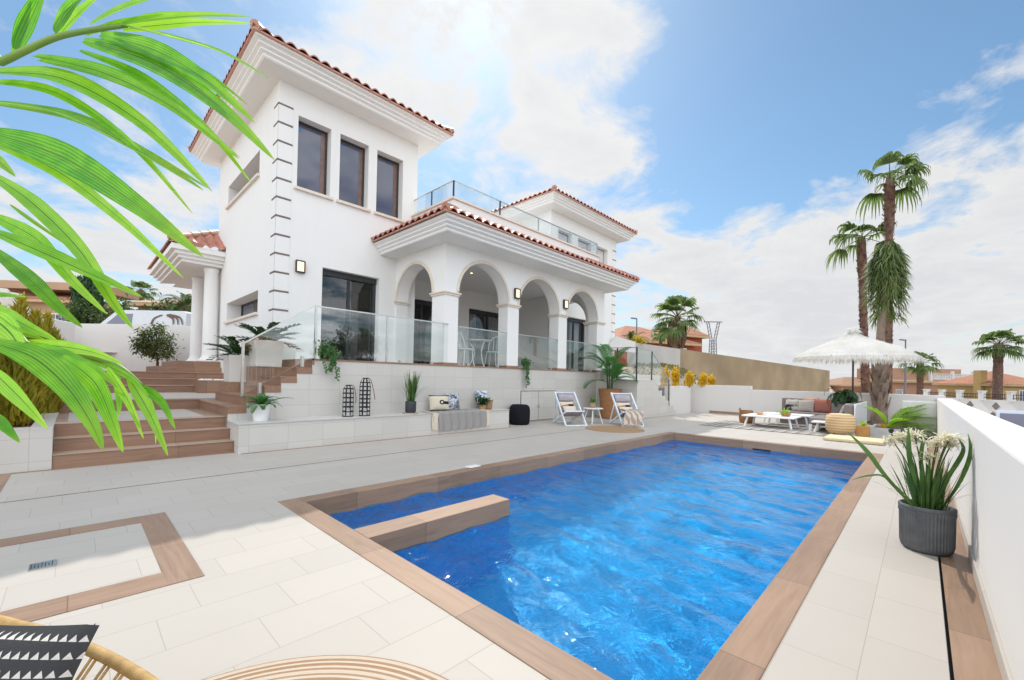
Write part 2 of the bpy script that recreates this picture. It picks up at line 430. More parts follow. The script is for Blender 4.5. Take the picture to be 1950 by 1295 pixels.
for k in range(3): m.box(ix0 + .004, ix0 + .3 * (3 - k), 2.95, iy1 - .004, DEEP + .28 * k, DEEP + .28 * (k + 1), 'lb')
m.build('pool_step', M['mosaic'], pool)
# water: rippled surface
def wave(x, y):
    z = 0
    for ax_, ay_, k, a, ph in WV: z += a * sin((x * ax_ + y * ay_) * k + ph + .6 * sin(x * 1.7 * ay_ + y * 1.3 * ax_ + ph))
    return z
rw = random.Random(3); WV = []
for i in range(20):
    th = rw.uniform(-1.1, 1.1) + (2.4 if i % 4 else .8); k = 5.2 * 1.19 ** i if i < 12 else rw.uniform(13, 42)
    WV.append((cos(th), sin(th), k, (.036 if 9 < k < 36 else .016) / k, rw.uniform(0, 6.3)))
m = MB(); NX, NY = 500, 225
m.grid(lambda a, b: (lerp(ix0, ix1, a), lerp(iy0, iy1, b), WL + wave(lerp(ix0, ix1, a), lerp(iy0, iy1, b))), NX, NY)
g = G('pool_water_surface')
p = g.pos()
nz = g.math('ADD', g.math('MULTIPLY', g.noise(g.scale(p, 1, 1.25, 0), 9, 4, .55, .8), 1.0), g.math('MULTIPLY', g.noise(p, 24, 2, .5, .4), .2))
bm = g.n('ShaderNodeBump'); bm.inputs['Strength'].default_value = .25; bm.inputs['Distance'].default_value = .05; g.set(bm.inputs['Height'], nz)
tr = g.n('ShaderNodeBsdfRefraction'); tr.inputs[0].default_value = (.80, .98, 1, 1); tr.inputs['IOR'].default_value = 1.33; tr.inputs['Roughness'].default_value = 0
g.nt.links.new(bm.outputs[0], tr.inputs['Normal'])
gl = g.n('ShaderNodeBsdfGlossy'); gl.inputs['Roughness'].default_value = .03
g.nt.links.new(bm.outputs[0], gl.inputs['Normal'])
mx = g.n('ShaderNodeMixShader'); g.set(mx.inputs[0], schlick(g, .02, 1.0, bm.outputs[0]))
g.nt.links.new(tr.outputs[0], mx.inputs[1]); g.nt.links.new(gl.outputs[0], mx.inputs[2]); g.nt.links.new(mx.outputs[0], g.out.inputs[0])
WATER = struct(m.build('water', g.m, smooth=True)); WATER.cycles.is_caustics_caster = True
for o in pool.children: o.cycles.is_caustics_receiver = True

# ---------------------------------------------------------------- villa
def wall(mb, A, B, z0, z1, th, holes, back=False, ns=20):
    A, B = V((*A, 0)), V((*B, 0)); d = (B - A); L = d.length; d.normalize(); nrm = V((d.y, -d.x, 0))
    def P(s, z, k=0.0): q = A + d * s - nrm * k; return (q.x, q.y, z)
    S = {0, L}; Z = {z0, z1}; bb = []
    for h in holes:
        s0, s1, a, b, kind = h[:5]; top = b + (s1 - s0) / 2 if kind == 'a' else b
        S |= {s0, s1}; Z |= {a, b, top}; bb.append((s0, s1, a, top))
    S, Z = sorted(S), sorted(Z)
    for k in ([0.0, th] if back else [0.0]):
        for sa, sb in zip(S, S[1:]):
            for za, zb in zip(Z, Z[1:]):
                cs, cz = (sa + sb) / 2, (za + zb) / 2
                if any(q[0] < cs < q[1] and q[2] < cz < q[3] for q in bb): continue
                mb.face(P(sa, za, k), P(sb, za, k), P(sb, zb, k), P(sa, zb, k))
        for h in holes:
            if h[4] != 'a': continue
            s0, s1, a, b = h[:4]; r = (s1 - s0) / 2; c = (s0 + s1) / 2
            for i in range(ns):
                t0, t1 = pi * i / ns, pi * (i + 1) / ns
                q0, q1 = (c - r * cos(t0), b + r * sin(t0)), (c - r * cos(t1), b + r * sin(t1))
                mb.face(P(*q0, k), P(*q1, k), P(q1[0], b + r, k), P(q0[0], b + r, k))
    for h in holes:
        s0, s1, a, b, kind = h[:5]; dp = h[5] if len(h) > 5 else th
        for s in (s0, s1): mb.face(P(s, a), P(s, b), P(s, b, dp), P(s, a, dp))
        if a > z0 + .001: mb.face(P(s0, a), P(s1, a), P(s1, a, dp), P(s0, a, dp))
        if kind == 'r': mb.face(P(s0, b), P(s1, b), P(s1, b, dp), P(s0, b, dp))
        else:
            r = (s1 - s0) / 2; c = (s0 + s1) / 2
            for i in range(ns):
                t0, t1 = pi * i / ns, pi * (i + 1) / ns
                q0, q1 = (c - r * cos(t0), b + r * sin(t0)), (c - r * cos(t1), b + r * sin(t1))
                mb.face(P(*q0), P(*q1), P(*q1, dp), P(*q0, dp))

def cornice(mb, x0, x1, y0, y1, prof, ox=1.0, sides='fklr'):
    """stepped band round a rectangle; prof = (offset, z); ox scales the offset in x"""
    R_ = [[(x0 - o * ox, y0 - o, z), (x1 + o * ox, y0 - o, z), (x1 + o * ox, y1 + o, z), (x0 - o * ox, y1 + o, z)] for o, z in prof]
    ed = {'f': (0, 1), 'r': (1, 2), 'k': (2, 3), 'l': (3, 0)}
    for A, B in zip(R_, R_[1:]):
        for e in sides:
            i, j = ed[e]; mb.face(A[i], A[j], B[j], B[i])

def roof_slope(mb, p0, p1, inw, pitch, dmax, hl=True, hr=True, per=.215, amp=.038, crs=.36):
    p0, p1 = V(p0), V(p1); d = p1 - p0; L = d.length; d.normalize(); inw = V((*inw, 0)); tp = math.tan(pitch)
    n = int(L / per) ; per = L / n; m = n * 8; cols = []
    for i in range(m + 1):
        s = L * i / m; D = dmax
        if hl: D = min(D, s)
        if hr: D = min(D, L - s)
        w = abs(cos(pi * s / per)); zz = amp * (2 * w - 1) if w > .5 else amp * -.9 * (1 - w * 1.8)
        col = []; nr = int(dmax / crs) + 1
        for k in range(nr):
            a, b = min(D, k * crs), min(D, (k + 1) * crs)
            for q, e in ((a, .022), (b, 0)):
                x = p0 + d * s + inw * q
                col.append(mb.p(x.x, x.y, p0.z + q * tp + zz + e + .05))
        cols.append(col)
    for A, B in zip(cols, cols[1:]):
        for k in range(len(A) - 1): mb.f.append([A[k], B[k], B[k + 1], A[k + 1]])
    for A, B in zip(cols, cols[1:]):                # thickness lip at the eave
        a, b = V(mb.v[A[0]]), V(mb.v[B[0]])
        mb.face(a, b, b - V((0, 0, .028)) , a - V((0, 0, .028)))
def cap_line(mb, a, b, r=.085):
    a, b = V(a), V(b); n = max(2, int((b - a).length / .35)); 
    for k in range(n):
        p, q = a.lerp(b, k / n), a.lerp(b, (k + 1.12) / n)
        mb.tube([p, q], [r * 1.08, r * .9], 10)

def frame_rect(mb, P, w, h, t=.06, dp=.05, mull=()):
    """window frame: P(s, z, depth) maps to world"""
    def bx(s0, s1, z0, z1):
        q = [P(s, z, k) for k in (0, dp) for s, z in ((s0, z0), (s1, z0), (s1, z1), (s0, z1))]
        i = [mb.p(c) for c in q]
        for f in ((0, 1, 2, 3), (7, 6, 5, 4), (0, 1, 5, 4), (1, 2, 6, 5), (2, 3, 7, 6), (3, 0, 4, 7)): mb.f.append([i[k] for k in f])
    bx(0, t, 0, h); bx(w - t, w, 0, h); bx(t, w - t, 0, t); bx(t, w - t, h - t, h)
    for c in mull: bx(c - t / 2, c + t / 2, t, h - t)

villa = thing('villa', 'white two storey villa with terracotta tiled roofs and arched porch above the pool', 'villa', (8, 11, 0))
TX0, TX1, TY0, TY1 = 2.759, 6.055, 9.414, 14.434
QX0, QX1 = 11.553, 15.96
TZ = 1.386
WIN1 = [(3.136, 3.824), (4.025, 4.709), (4.924, 5.63)]
WIN2 = [(11.97, 12.80), (13.2, 14.1), (14.5, 15.3)]
WB, WT = 5.028, 6.546
D1, D2 = (3.707, 5.054), (12.53, 13.95); DZ = 3.465
mb = MB()
wall(mb, (TX0, TY0), (TX1, TY0), .0, 7.12, .25, [(a - TX0, b - TX0, WB, WT, 'r') for a, b in WIN1] + [(D1[0] - TX0, D1[1] - TX0, TZ, DZ, 'r')])
wall(mb, (TX0, TY1), (TX0, TY0), .0, 7.12, .38, [(TY1 - 13.25, TY1 - 10.5, 2.45, 2.95, 'r'), (TY1 - 13.42, TY1 - 10.65, 5.55, 6.11, 'r')])
wall(mb, (TX1, TY0), (TX1, TY1), .0, 7.12, .25, []); wall(mb, (TX1, TY1), (TX0, TY1), .0, 7.12, .25, [])
mb.build('tower_wall', M['stucco'], villa)
mb = MB()
wall(mb, (QX0, TY0), (QX1, TY0), .0, 7.12, .25, [(a - QX0, b - QX0, WB, WT, 'r') for a, b in WIN2] + [(D2[0] - QX0, D2[1] - QX0, TZ, DZ, 'r')])
wall(mb, (QX0, TY1), (QX0, TY0), .0, 7.12, .25, [(1.2, 2.2, WB, WT, 'r')]); wall(mb, (QX1, TY0), (QX1, TY1), .0, 7.12, .25, []); wall(mb, (QX1, TY1), (QX0, TY1), .0, 7.12, .25, [])
mb.build('tower_wall', M['stucco'], villa)
# rear block
mb = MB(); mb.box(3.2, QX1, TY1 + .01, 20.0, 0, 4.3, 'b'); mb.build('rear_block', M['stucco'], villa)
# tower cornices and roofs
PROF = [(0, 7.10), (.40, 7.125), (.425, 7.15), (.425, 7.19), (.475, 7.225), (.475, 7.26), (.53, 7.295), (.53, 7.33), (.595, 7.365), (.60, 7.395), (.3, 7.42)]
for a, b in ((TX0, TX1), (QX0, QX1)):
    mb = MB(); cornice(mb, a, b, TY0, TY1, PROF); mb.build('cornice', M['stucco'], villa)
    e = .655; x0, x1, y0, y1, z = a - e, b + e, TY0 - e, TY1 + e, 7.40
    mb = MB(); pit = rad(23); h = (x1 - x0) / 2
    roof_slope(mb, (x0, y0, z), (x1, y0, z), (0, 1), pit, h); roof_slope(mb, (x1, y0, z), (x1, y1, z), (-1, 0), pit, h)
    roof_slope(mb, (x1, y1, z), (x0, y1, z), (0, -1), pit, h); roof_slope(mb, (x0, y1, z), (x0, y0, z), (1, 0), pit, h)
    rf = mb.build('roof', M['roof'], villa, smooth=True)
    mb = MB(); zr = z + h * math.tan(pit) + .06; xm = (x0 + x1) / 2
    for c, s in (((x0, y0), 1), ((x1, y0), 1), ((x0, y1), -1), ((x1, y1), -1)):
        cap_line(mb, (c[0] + (.03 if c[0] == x0 else -.03), c[1] + .03 * s, z + .085), (xm, c[1] + s * h, zr + .03))
    cap_line(mb, (xm, y0 + h, zr + .03), (xm, y1 - h, zr + .03)); mb.build('hip_cap', M['roofold'], rf)
    mb = MB(); cornice(mb, a, b, TY0, TY1, [(.60, 7.395), (.645, 7.40), (.645, 7.425), (.4, 7.43)]); mb.build('eave_mortar', M['mortar'], rf)
# quoins: grooves wrapping the corners
for cx, sx, side in ((TX0, 1, 1), (QX1, -1, 1)):
    mb = MB(); z = 6.62
    blk = MB(); gr = []
    while z > 1.7:
        mb = MB(); gr.append(mb)
        xa, xb = sorted((cx - sx * .016, cx + sx * .27)); mb.box(xa, xb, TY0 - .016, TY0 + .002, z - .015, z + .015)
        xa, xb = sorted((cx - sx * .016, cx + sx * .003)); mb.box(xa, xb, TY0 - .014, TY0 + .27, z - .015, z + .015)
        xa, xb = sorted((cx - sx * .010, cx + sx * .265)); blk.box(xa, xb, TY0 - .010, TY0 + .002, z - .36, z - .02)
        xa, xb = sorted((cx - sx * .010, cx + sx * .003)); blk.box(xa, xb, TY0 - .0095, TY0 + .265, z - .36, z - .02)
        z -= .382
    q = blk.build('quoins', M['stucco'], villa); [q_.build('groove', M['quoin'], q) for q_ in gr]

g = G('dark_tinted_glass'); f = g.noise(g.pos(), .8, 3)
g.fin(g.ramp(f, [(.35, (.075, .085, .135)), (.65, (.10, .095, .135))]), .04, 1.0); M['tint'] = g.m
def window(A, B, z0, z1, dp, mull=(), sill=True, blue=False, t=.045):
    A, B = V((*A, 0)), V((*B, 0)); d = (B - A); L = d.length; d.normalize(); n = V((d.y, -d.x, 0))
    def P(s, z, k): q = A + d * s - n * (dp + k); return (q.x, q.y, z0 + z)
    mb = MB(); frame_rect(mb, P, L, z1 - z0, t, .05, mull); w = mb.build('window', M['alu'], villa)
    mb = MB(); mb.face(P(t, t, .02), P(L - t, t, .02), P(L - t, z1 - z0 - t, .02), P(t, z1 - z0 - t, .02)); mb.build('pane', M['tint'], w)
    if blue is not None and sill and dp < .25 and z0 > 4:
        mb = MB(); mb.face(*[P(s_, z_, .014) for s_, z_ in ((L * .80, t), (L - t, t), (L - t, z1 - z0 - t), (L * .80, z1 - z0 - t))]); mb.build('brown_strip', flat('brown_strip_gloss', (.17, .095, .075), .25, .6, .2), w)  # flat brown strip over one edge of the pane
    if sill:
        mb = MB(); a, b = A - d * .06, B + d * .06
        q = [(a + n * .06), (b + n * .06), (b - n * dp), (a - n * dp)]
        mb.prism([(c.x, c.y) for c in q], z0 - .05, z0 + .006); mb.build('window_sill', M['sill'], w)
    if blue:
        mb = MB(); q = [P(t + .02, .86 * (z1 - z0) - .0, .015), P(t + .09, .86 * (z1 - z0), .015), P(t + .09, .86 * (z1 - z0) + .09, .015), P(t + .02, .86 * (z1 - z0) + .09, .015)]
        mb.face(*q); mb.build('sticker', flat('blue_window_sticker', (.10, .25, .60), .5), w)
    return w
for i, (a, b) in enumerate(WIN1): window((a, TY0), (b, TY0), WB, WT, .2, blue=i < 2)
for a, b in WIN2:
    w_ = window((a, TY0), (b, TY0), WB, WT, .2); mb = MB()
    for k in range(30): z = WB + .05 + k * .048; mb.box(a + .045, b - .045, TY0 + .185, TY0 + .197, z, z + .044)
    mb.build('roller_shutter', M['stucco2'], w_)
window((TX0, 13.25), (TX0, 10.5), 2.45, 2.95, .33, (1.9,)); window((TX0, 13.42), (TX0, 10.65), 5.55, 6.11, .33)
window((QX0, 13.23), (QX0, 12.23), WB, WT, .2)

def sliding_door(x0, x1, y, z0, z1, dp, cur=()):
    def P(s, z, k): return (x0 + s, y + dp + k, z0 + z)
    L, H = x1 - x0, z1 - z0
    mb = MB(); frame_rect(mb, P, L, H, .07, .07, (L * .5,))
    mb.box(x0, x1, y + dp - .03, y + dp + .1, z1 - .13, z1 + .0)
    dr = mb.build('sliding_door', M['alu'], villa)
    for s0, s1, k in ((.07, L * .5 - .035, .02), (L * .5 + .035, L - .07, .05)):
        mb = MB(); mb.face(P(s0, .07, k), P(s1, .07, k), P(s1, H - .13, k), P(s0, H - .13, k)); mb.build('pane', M['pane'], dr)
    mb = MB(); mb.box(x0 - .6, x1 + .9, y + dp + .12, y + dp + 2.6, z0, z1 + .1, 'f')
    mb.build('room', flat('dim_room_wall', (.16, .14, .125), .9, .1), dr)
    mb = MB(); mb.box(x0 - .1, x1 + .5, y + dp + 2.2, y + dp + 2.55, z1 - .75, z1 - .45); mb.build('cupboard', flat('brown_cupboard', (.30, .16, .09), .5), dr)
    if cur:
        mb = MB()
        for a, b in cur:
            mb.grid(lambda u, v, a=a, b=b: (x0 + lerp(a, b, u), y + dp + .22 + .035 * sin(u * (b - a) * 55), lerp(z0 + .02, z1 - .12, v)), 60, 2)
        mb.build('curtain', M['curtain'], dr, smooth=True)
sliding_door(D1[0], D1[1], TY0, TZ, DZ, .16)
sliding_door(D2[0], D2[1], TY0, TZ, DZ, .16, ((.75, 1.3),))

# ---- porch: arcade, ceiling, back wall
AX0, AX1, AY0, BY = 5.502, 11.865, 7.385, 10.97
TH = .33; ZC = 4.035
ARC = [(5.875, 7.435), (7.835, 9.480), (9.875, 11.455)]
mb = MB()
wall(mb, (AX0, AY0), (AX1, AY0), TZ, ZC + .02, TH, [(a - AX0, b - AX0, TZ, 3.80 - (b - a) / 2, 'a') for a, b in ARC], back=True, ns=28)
o = mb.build('arcade_wall', M['stucco'], villa)
SA = (7.85, 9.36)
mb = MB(); r = (SA[1] - SA[0]) / 2
wall(mb, (AX0, TY0), (AX0, AY0 + .001), TZ, ZC + .02, TH, [(TY0 - SA[1], TY0 - SA[0], TZ, 3.76 - r, 'a')], back=True, ns=28); mb.build('arcade_wall', M['stucco'], villa)
mb = MB()
wall(mb, (AX1, AY0 + .001), (AX1, TY0), TZ, ZC + .02, TH, [(SA[0] - AY0, SA[1] - AY0, TZ, 3.76 - r, 'a')], back=True, ns=28); mb.build('arcade_wall', M['stucco'], villa)
mb = MB(); mb.face((AX0 + .02, AY0 + .1, ZC), (AX1 - .02, AY0 + .1, ZC), (AX1 - .02, BY, ZC), (AX0 + .02, BY, ZC)); mb.build('porch_ceiling', M['stucco'], villa)
DA, DB = (6.45, 8.3), (9.19, 11.1)
mb = MB(); wall(mb, (TX1, BY), (QX0, BY), TZ, ZC + .01, .2, [(a - TX1, b - TX1, TZ, DZ, 'r') for a, b in (DA, DB)]); mb.build('back_wall', M['stucco'], villa)
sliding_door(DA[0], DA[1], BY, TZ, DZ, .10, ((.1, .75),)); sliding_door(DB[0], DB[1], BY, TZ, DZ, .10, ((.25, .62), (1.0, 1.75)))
# arch trim bands
def arch_band(mb, P, c, zs, r, w=.07, dp=.02, ns=28):
    ring = []
    for i in range(ns + 1):
        t = pi * i / ns
        ring.append([mb.p(P(c - q * cos(t), zs + q * sin(t), k)) for q, k in ((r - .004, -.01), (r - .004, dp), (r + w * .6, dp), (r + w * .62, dp * .5), (r + w, dp * .5), (r + w, -.01))])
    for A, B in zip(ring, ring[1:]):
        for k in range(5): mb.f.append([A[k], A[k + 1], B[k + 1], B[k]])
tr = MB()
for a, b in ARC:
    arch_band(tr, lambda s, z, k: (s, AY0 - k, z), (a + b) / 2, 3.80 - (b - a) / 2, (b - a) / 2)
    arch_band(tr, lambda s, z, k: (s, AY0 + TH + k, z), (a + b) / 2, 3.80 - (b - a) / 2, (b - a) / 2)
for X, sg in ((AX0, -1), (AX0 + TH, 1), (AX1, 1), (AX1 - TH, -1)):
    arch_band(tr, lambda s, z, k: (X + sg * k, s, z), (SA[0] + SA[1]) / 2, 3.76 - r, r)
autosmooth(tr.build('arch_trim', M['cream'], villa))
caps = [(AX0, 5.875, AY0, AY0 + TH), (7.435, 7.835, AY0, AY0 + TH), (9.480, 9.875, AY0, AY0 + TH), (11.455, AX1, AY0, AY0 + TH), (AX0, AX0 + TH, AY0 + TH - .0, SA[0]), (AX0, AX0 + TH, SA[1], TY0 - .001), (AX1 - TH, AX1, AY0 + TH, SA[0]), (AX1 - TH, AX1, SA[1], TY0 - .001)]
for a in caps[:4] + [caps[5], caps[7]]:
    mb = MB(); e = .028; y1 = a[3]
    if a in (caps[0], caps[3]): y1 = SA[0]
    x0, x1 = a[0], a[1]
    if a is caps[0]: pass
    mb.box(x0 - e, x1 + e, a[2] - e, y1 + (e if y1 < TY0 - .1 else 0), 2.905, 2.945); mb.box(x0 - .05, x1 + .05, a[2] - .05, y1 + (.05 if y1 < TY0 - .1 else 0), 2.945, 2.985)
    bevel(mb.build('capital', M['cream'], villa), .008)
mb = MB()
for a in caps[:4]: mb.box(a[0] - .008, a[1] + .008, a[2] - .008, (SA[0] if a in (caps[0], caps[3]) else a[3]) + .008, TZ + .001, TZ + .05)
mb.build('column_plinth', M['stepwood'], villa)
# porch eave
PP = [(0, 4.03), (.59, 4.035), (.61, 4.055), (.61, 4.085), (.67, 4.12), (.67, 4.15), (.735, 4.185), (.735, 4.215), (.80, 4.25), (.81, 4.295), (.5, 4.31)]
mb = MB(); cornice(mb, AX0, AX1, AY0, TY0 - .84 + .84, PP, .74, 'flr')
mb.v = [(x, min(y, TY0 - .002), z) for x, y, z in mb.v]; mb.build('porch_cornice', M['stucco'], villa)
ex, ey = .69, .87; x0, x1, y0, ze = AX0 - ex, AX1 + ex, AY0 - ey, 4.30; pit = rad(27)
mb = MB(); roof_slope(mb, (x0, y0, ze), (x1, y0, ze), (0, 1), pit, 1.25)
roof_slope(mb, (x0, TY0 - .002, ze), (x0, y0, ze), (1, 0), pit, 1.25, False, True); roof_slope(mb, (x1, y0, ze), (x1, TY0 - .002, ze), (-1, 0), pit, 1.25, True, False)
prf = mb.build('porch_roof', M['roof'], villa, smooth=True)
t27 = math.tan(pit)
for cx, sg in ((x0, 1), (x1, -1)): mb = MB(); cap_line(mb, (cx + .04 * sg, y0 + .04, ze + .085), (cx + 1.2 * sg, y0 + 1.2, ze + .085 + 1.16 * t27), .075); mb.build('hip_cap', M['roof'], prf)
mb = MB(); cornice(mb, AX0, AX1, AY0, TY0, [(.81, 4.295), (.855, 4.30), (.855, 4.325), (.5, 4.33)], .78, 'flr'); mb.v = [(x, min(y, TY0 - .002), z) for x, y, z in mb.v]; mb.build('eave_mortar', M['mortar'], prf)
# roof terrace parapet
RX0, RX1, RY = 5.93, 12.03, 7.73
mb = MB(); mb.box(RX0, RX1, RY, RY + .2, 4.3, 5.205, 'b'); mb.box(RX0, RX0 + .2, RY + .2, TY0, 4.3, 5.205, 'bf'); mb.box(RX1 - .2, RX1, RY + .2, TY0, 4.3, 5.205, 'bf'); mb.box(RX0 + .2, RX1 - .2, RY + .2, 14.4, 4.3, 4.45, 'b')
pa = mb.build('parapet', M['stucco'], villa)
mb = MB(); mb.box(RX0 - .04, RX1 + .04, RY - .04, RY + .24, 5.207, 5.25); mb.box(RX0 - .04, RX0 + .24, RY + .24, TY0 - .001, 5.207, 5.25); mb.box(RX1 - .24, RX1 + .04, RY + .24, TY0 - .001, 5.207, 5.25)
mb.build('parapet_cap', M['sill'], pa)
# ceiling spots
for x in (7.6, 9.7):
    mb = MB(); mb.lathe((x, 9.0, ZC - .012), [(.045, 0), (.05, .011)], 16); sp = mb.build('ceiling_spot', M['whitepaint'], villa)
    mb = MB(); mb.lathe((x, 9.0, ZC - .014), [(.03, 0), (.03, .003)], 12); mb.build('bulb', emit('warm_spot_bulb', (1, .75, .4), 3), sp)
# entrance porch at the far left
EX0, EY0, EY1, EZ = 1.56, 13.50, 18.2, 4.37
mb = MB()
q = [(.62, 3.98), (.36, 4.0), (.36, 4.07), (.26, 4.07), (.26, 4.15), (.16, 4.15), (.16, 4.24), (.04, 4.24), (.04, EZ)]
PR = [(.66, 3.98), (.30, 3.99), (.30, 4.07), (.22, 4.07), (.22, 4.15), (.14, 4.15), (.14, 4.24), (.05, 4.24), (.05, EZ), (.4, EZ + .03)]
for (o0, z0), (o1, z1) in zip(PR, PR[1:]):
    mb.face((TX0 - .001, EY0 + o0, z0), (EX0 + o0, EY0 + o0, z0), (EX0 + o1, EY0 + o1, z1), (TX0 - .001, EY0 + o1, z1))
    mb.face((EX0 + o0, EY0 + o0, z0), (EX0 + o0, EY1 - o0, z0), (EX0 + o1, EY1 - o1, z1), (EX0 + o1, EY0 + o1, z1))
mb.face((EX0 + .66, EY0 + .66, 3.979), (5, EY0 + .66, 3.979), (5, EY1, 3.979), (EX0 + .66, EY1, 3.979)); mb.build('entrance_cornice', M['stucco'], villa)
mb = MB(); pit = rad(31)
roof_slope(mb, (EX0, EY0, EZ), (TX0, EY0, EZ), (0, 1), pit, 1.2, True, False); roof_slope(mb, (EX0, EY1, EZ), (EX0, EY0, EZ), (1, 0), pit, 1.2, True, True)
er = mb.build('entrance_roof', M['roof'], villa, smooth=True)
mb = MB(); cap_line(mb, (EX0 + .03, EY0 + .03, EZ + .1), (EX0 + 1.2, EY0 + 1.2, EZ + .1 + 1.17 * math.tan(pit))); mb.build('hip_cap', M['roofold'], er)
for x, y in ((2.555, 14.08), (2.54, 15.72)):
    mb = MB(); mb.lathe((x, y, 1.40), [(.27, 0), (.27, .05), (.21, .09), (.185, .14), (.172, .22), (.166, 1.3), (.155, 2.45), (.18, 2.5), (.18, 2.58)], 28); mb.build('column', M['stucco'], villa, smooth=True)

# ---------------------------------------------------------------- terrace, bench, stairs, railings
RS = .154
TY = 7.355
ter = thing('terrace', 'raised terrace faced in pale grey tiles in front of the arched porch', 'terrace', (7, 8.5, 0))
mb = MB(); mb.face((2.77, TY, 0), (11.41, TY, 0), (11.41, TY, TZ - .03), (2.77, TY, TZ - .03))
for i, (a, b) in enumerate(((1.58, 3 * RS), (1.82, 4 * RS), (2.065, 5 * RS), (2.295, 6 * RS), (2.53, 7 * RS))):
    b1 = b + RS; x1 = (1.82, 2.065, 2.295, 2.53, 2.77)[i]
    mb.face((a, TY, 0), (x1, TY, 0), (x1, TY, b1 - .02), (a, TY, b1 - .02))
mb.build('wall_cladding', M['wallx'], ter)
mb = MB(); mb.box(2.80, 11.405, TY + .003, BY, TZ - .2, TZ - .004, 'bf'); mb.build('terrace_floor', M['deck'], ter)
mb = MB(); mb.box(2.74, 11.41, TY - .012, TY + .10, TZ - .03, TZ); mb.build('edge_nosing', M['stepwood'], ter)
for x0, x1 in ((7.95, 8.62), (8.64, 9.36)):
    mb = MB(); mb.box(x0, x1, TY - .014, TY + .02, .035, .79); h = mb.build('hatch_door', M['wallx'], ter)
    mb = MB(); k = x1 - .03 if x0 < 8 else x0 + .03; mb.box(k - .008, k + .008, TY - .024, TY - .013, .36, .44); mb.build('handle', M['steel'], h)
mb = MB(); mb.box(7.925, 9.385, TY - .006, TY + .01, .02, .81); mb.build('hatch_gap', M['quoin'], ter)

bench = thing('tiled_bench', 'long low built-in bench clad in pale grey tiles along the terrace wall', 'bench', (4.2, 7.05, 0))
mb = MB(); mb.face((1.585, 6.747, 0), (6.9, 6.747, 0), (6.9, 6.747, .395), (1.585, 6.747, .395)); mb.build('front_cladding', M['wallx'], bench)
mb = MB(); mb.face((1.585, 6.747, 0), (1.585, TY, 0), (1.585, TY, .395), (1.585, 6.747, .395)); mb.build('end_cladding', M['wally'], bench); mb = MB(); mb.face((6.9, 6.747, 0), (6.9, TY, 0), (6.9, TY, .395), (6.9, 6.747, .395)); mb.build('end_cladding', M['wally'], bench)
mb = MB(); mb.box(1.575, 6.91, 6.737, TY - .001, .395, .414); bevel(mb.build('bench_top', M['benchtop'], bench), .004)

st = thing('entrance_steps', 'wide brown wood look steps climbing from the deck towards the entrance', 'steps', (.7, 8.5, 0))
FY = [(6.97, .152), (7.21, .305), (7.45, .458)]
for y, z in FY:
    mb = MB(); mb.box(-.156, 1.58, y, y + .25 if z < .4 else 7.70, 0, z, 'b'); so = mb.build('step', M['stepwood'], st); mb = MB(); mb.box(-.156, 1.583, y - .012, y + .245, z + .0005, z + .006); mb.build('tread', M['treadwood'], so)
mb = MB(); mb.box(-.156, 1.58, 7.70, 9.42, 0, .4575, 'b'); mb.build('landing_edge', M['woody'], st)
mb = MB(); mb.box(-.05, 1.36, 7.62, 9.32, .3, .462, 'b'); mb.build('landing_tiles', M['deck'], st)
mb = MB(); mb.box(-.25, 1.6, 9.42, 9.75, 0, .625, 'b'); mb.box(-.25, 1.6, 9.408, 9.45, .605, .629); mb.build('step', M['stepwood'], st)
mb = MB(); mb.box(-.25, 2.75, 9.75, 12.7, 0, .627, 'b'); mb.build('upper_landing', M['deck'], st)
for k, y in enumerate((12.6, 12.95, 13.3)):
    z = .63 + .157 * (k + 1); mb = MB(); mb.box(-1.6, 2.75 if k else 2.75, y, y + (.37 if k < 2 else .4), 0, z, 'b'); mb.box(-1.6, 2.75, y - .012, y + .02, z - .025, z); so = mb.build('step', M['stepwood'], st); mb = MB(); mb.box(-1.6, 2.75, y - .014, y + .36, z + .0005, z + .006); mb.build('tread', M['treadwood'], so)
mb = MB(); mb.box(2.0, 2.75, 12.05, 12.58, .5, .92, 'b'); mb.build('pebble_planter', M['stepwood'], st)
mb = MB(); mb.box(1.45, 2.75, 13.62, 16.4, .9, 1.25, 'b'); mb.build('step', M['stepwood'], st)
mb = MB(); mb.box(1.78, 3.2, 13.76, 16.2, .9, 1.40, 'b'); mb.build('step', M['stepwood'], st)
struct_patio = MB(); struct_patio.face((-1.6, 13.65, 1.098), (3.2, 13.65, 1.098), (3.2, 24, 1.098), (-1.6, 24, 1.098)); struct(struct_patio.build('upper_patio_ground', M['redsoil']))
mb = MB()
for i in range(60):
    x, y = R.uniform(2.04, 2.7), R.uniform(12.1, 12.5); r = R.uniform(.02, .04)
    mb.lathe((x, y, .92), [(r * .7, 0), (r, r * .5), (r * .6, r)], 6)
tag(mb.build('pebbles', M['whitepot'], smooth=True, loc=(2.3, 12.3, .92)), 'white pebbles filling the low brown planter beside the villa corner', 'pebbles', kind='stuff')

ss_ = thing('side_stairs', 'narrow brown wood look stairs rising beside the tiled wall to the terrace', 'stairs', (2.2, 8, .46))
XS = [1.58, 1.82, 2.065, 2.295, 2.53, 2.77]
for i in range(6):
    z = (4 + i) * RS; x1 = XS[i + 1] if i < 5 else 2.80
    mb = MB(); mb.box(XS[i], x1 + .03, TY + .002, 9.41, 3 * RS, z, 'b'); mb.box(XS[i] - .012, XS[i] + .03, TY - .012, 9.41, z - .024, z + .003)
    mb.box(XS[i] - .004, x1, TY - .008, TY + .004, z - .105, z - .02)
    mb.build('step', M['stepwoody'], ss_)
for a in ((1.87, 2.42, 8.82, 9.36, .95), (2.16, 2.752, 8.40, 8.80, 1.237)):
    mb = MB(); mb.box(*a[:4], .6, a[4], 'b'); mb.build('pedestal', M['stepwoody'], ss_)

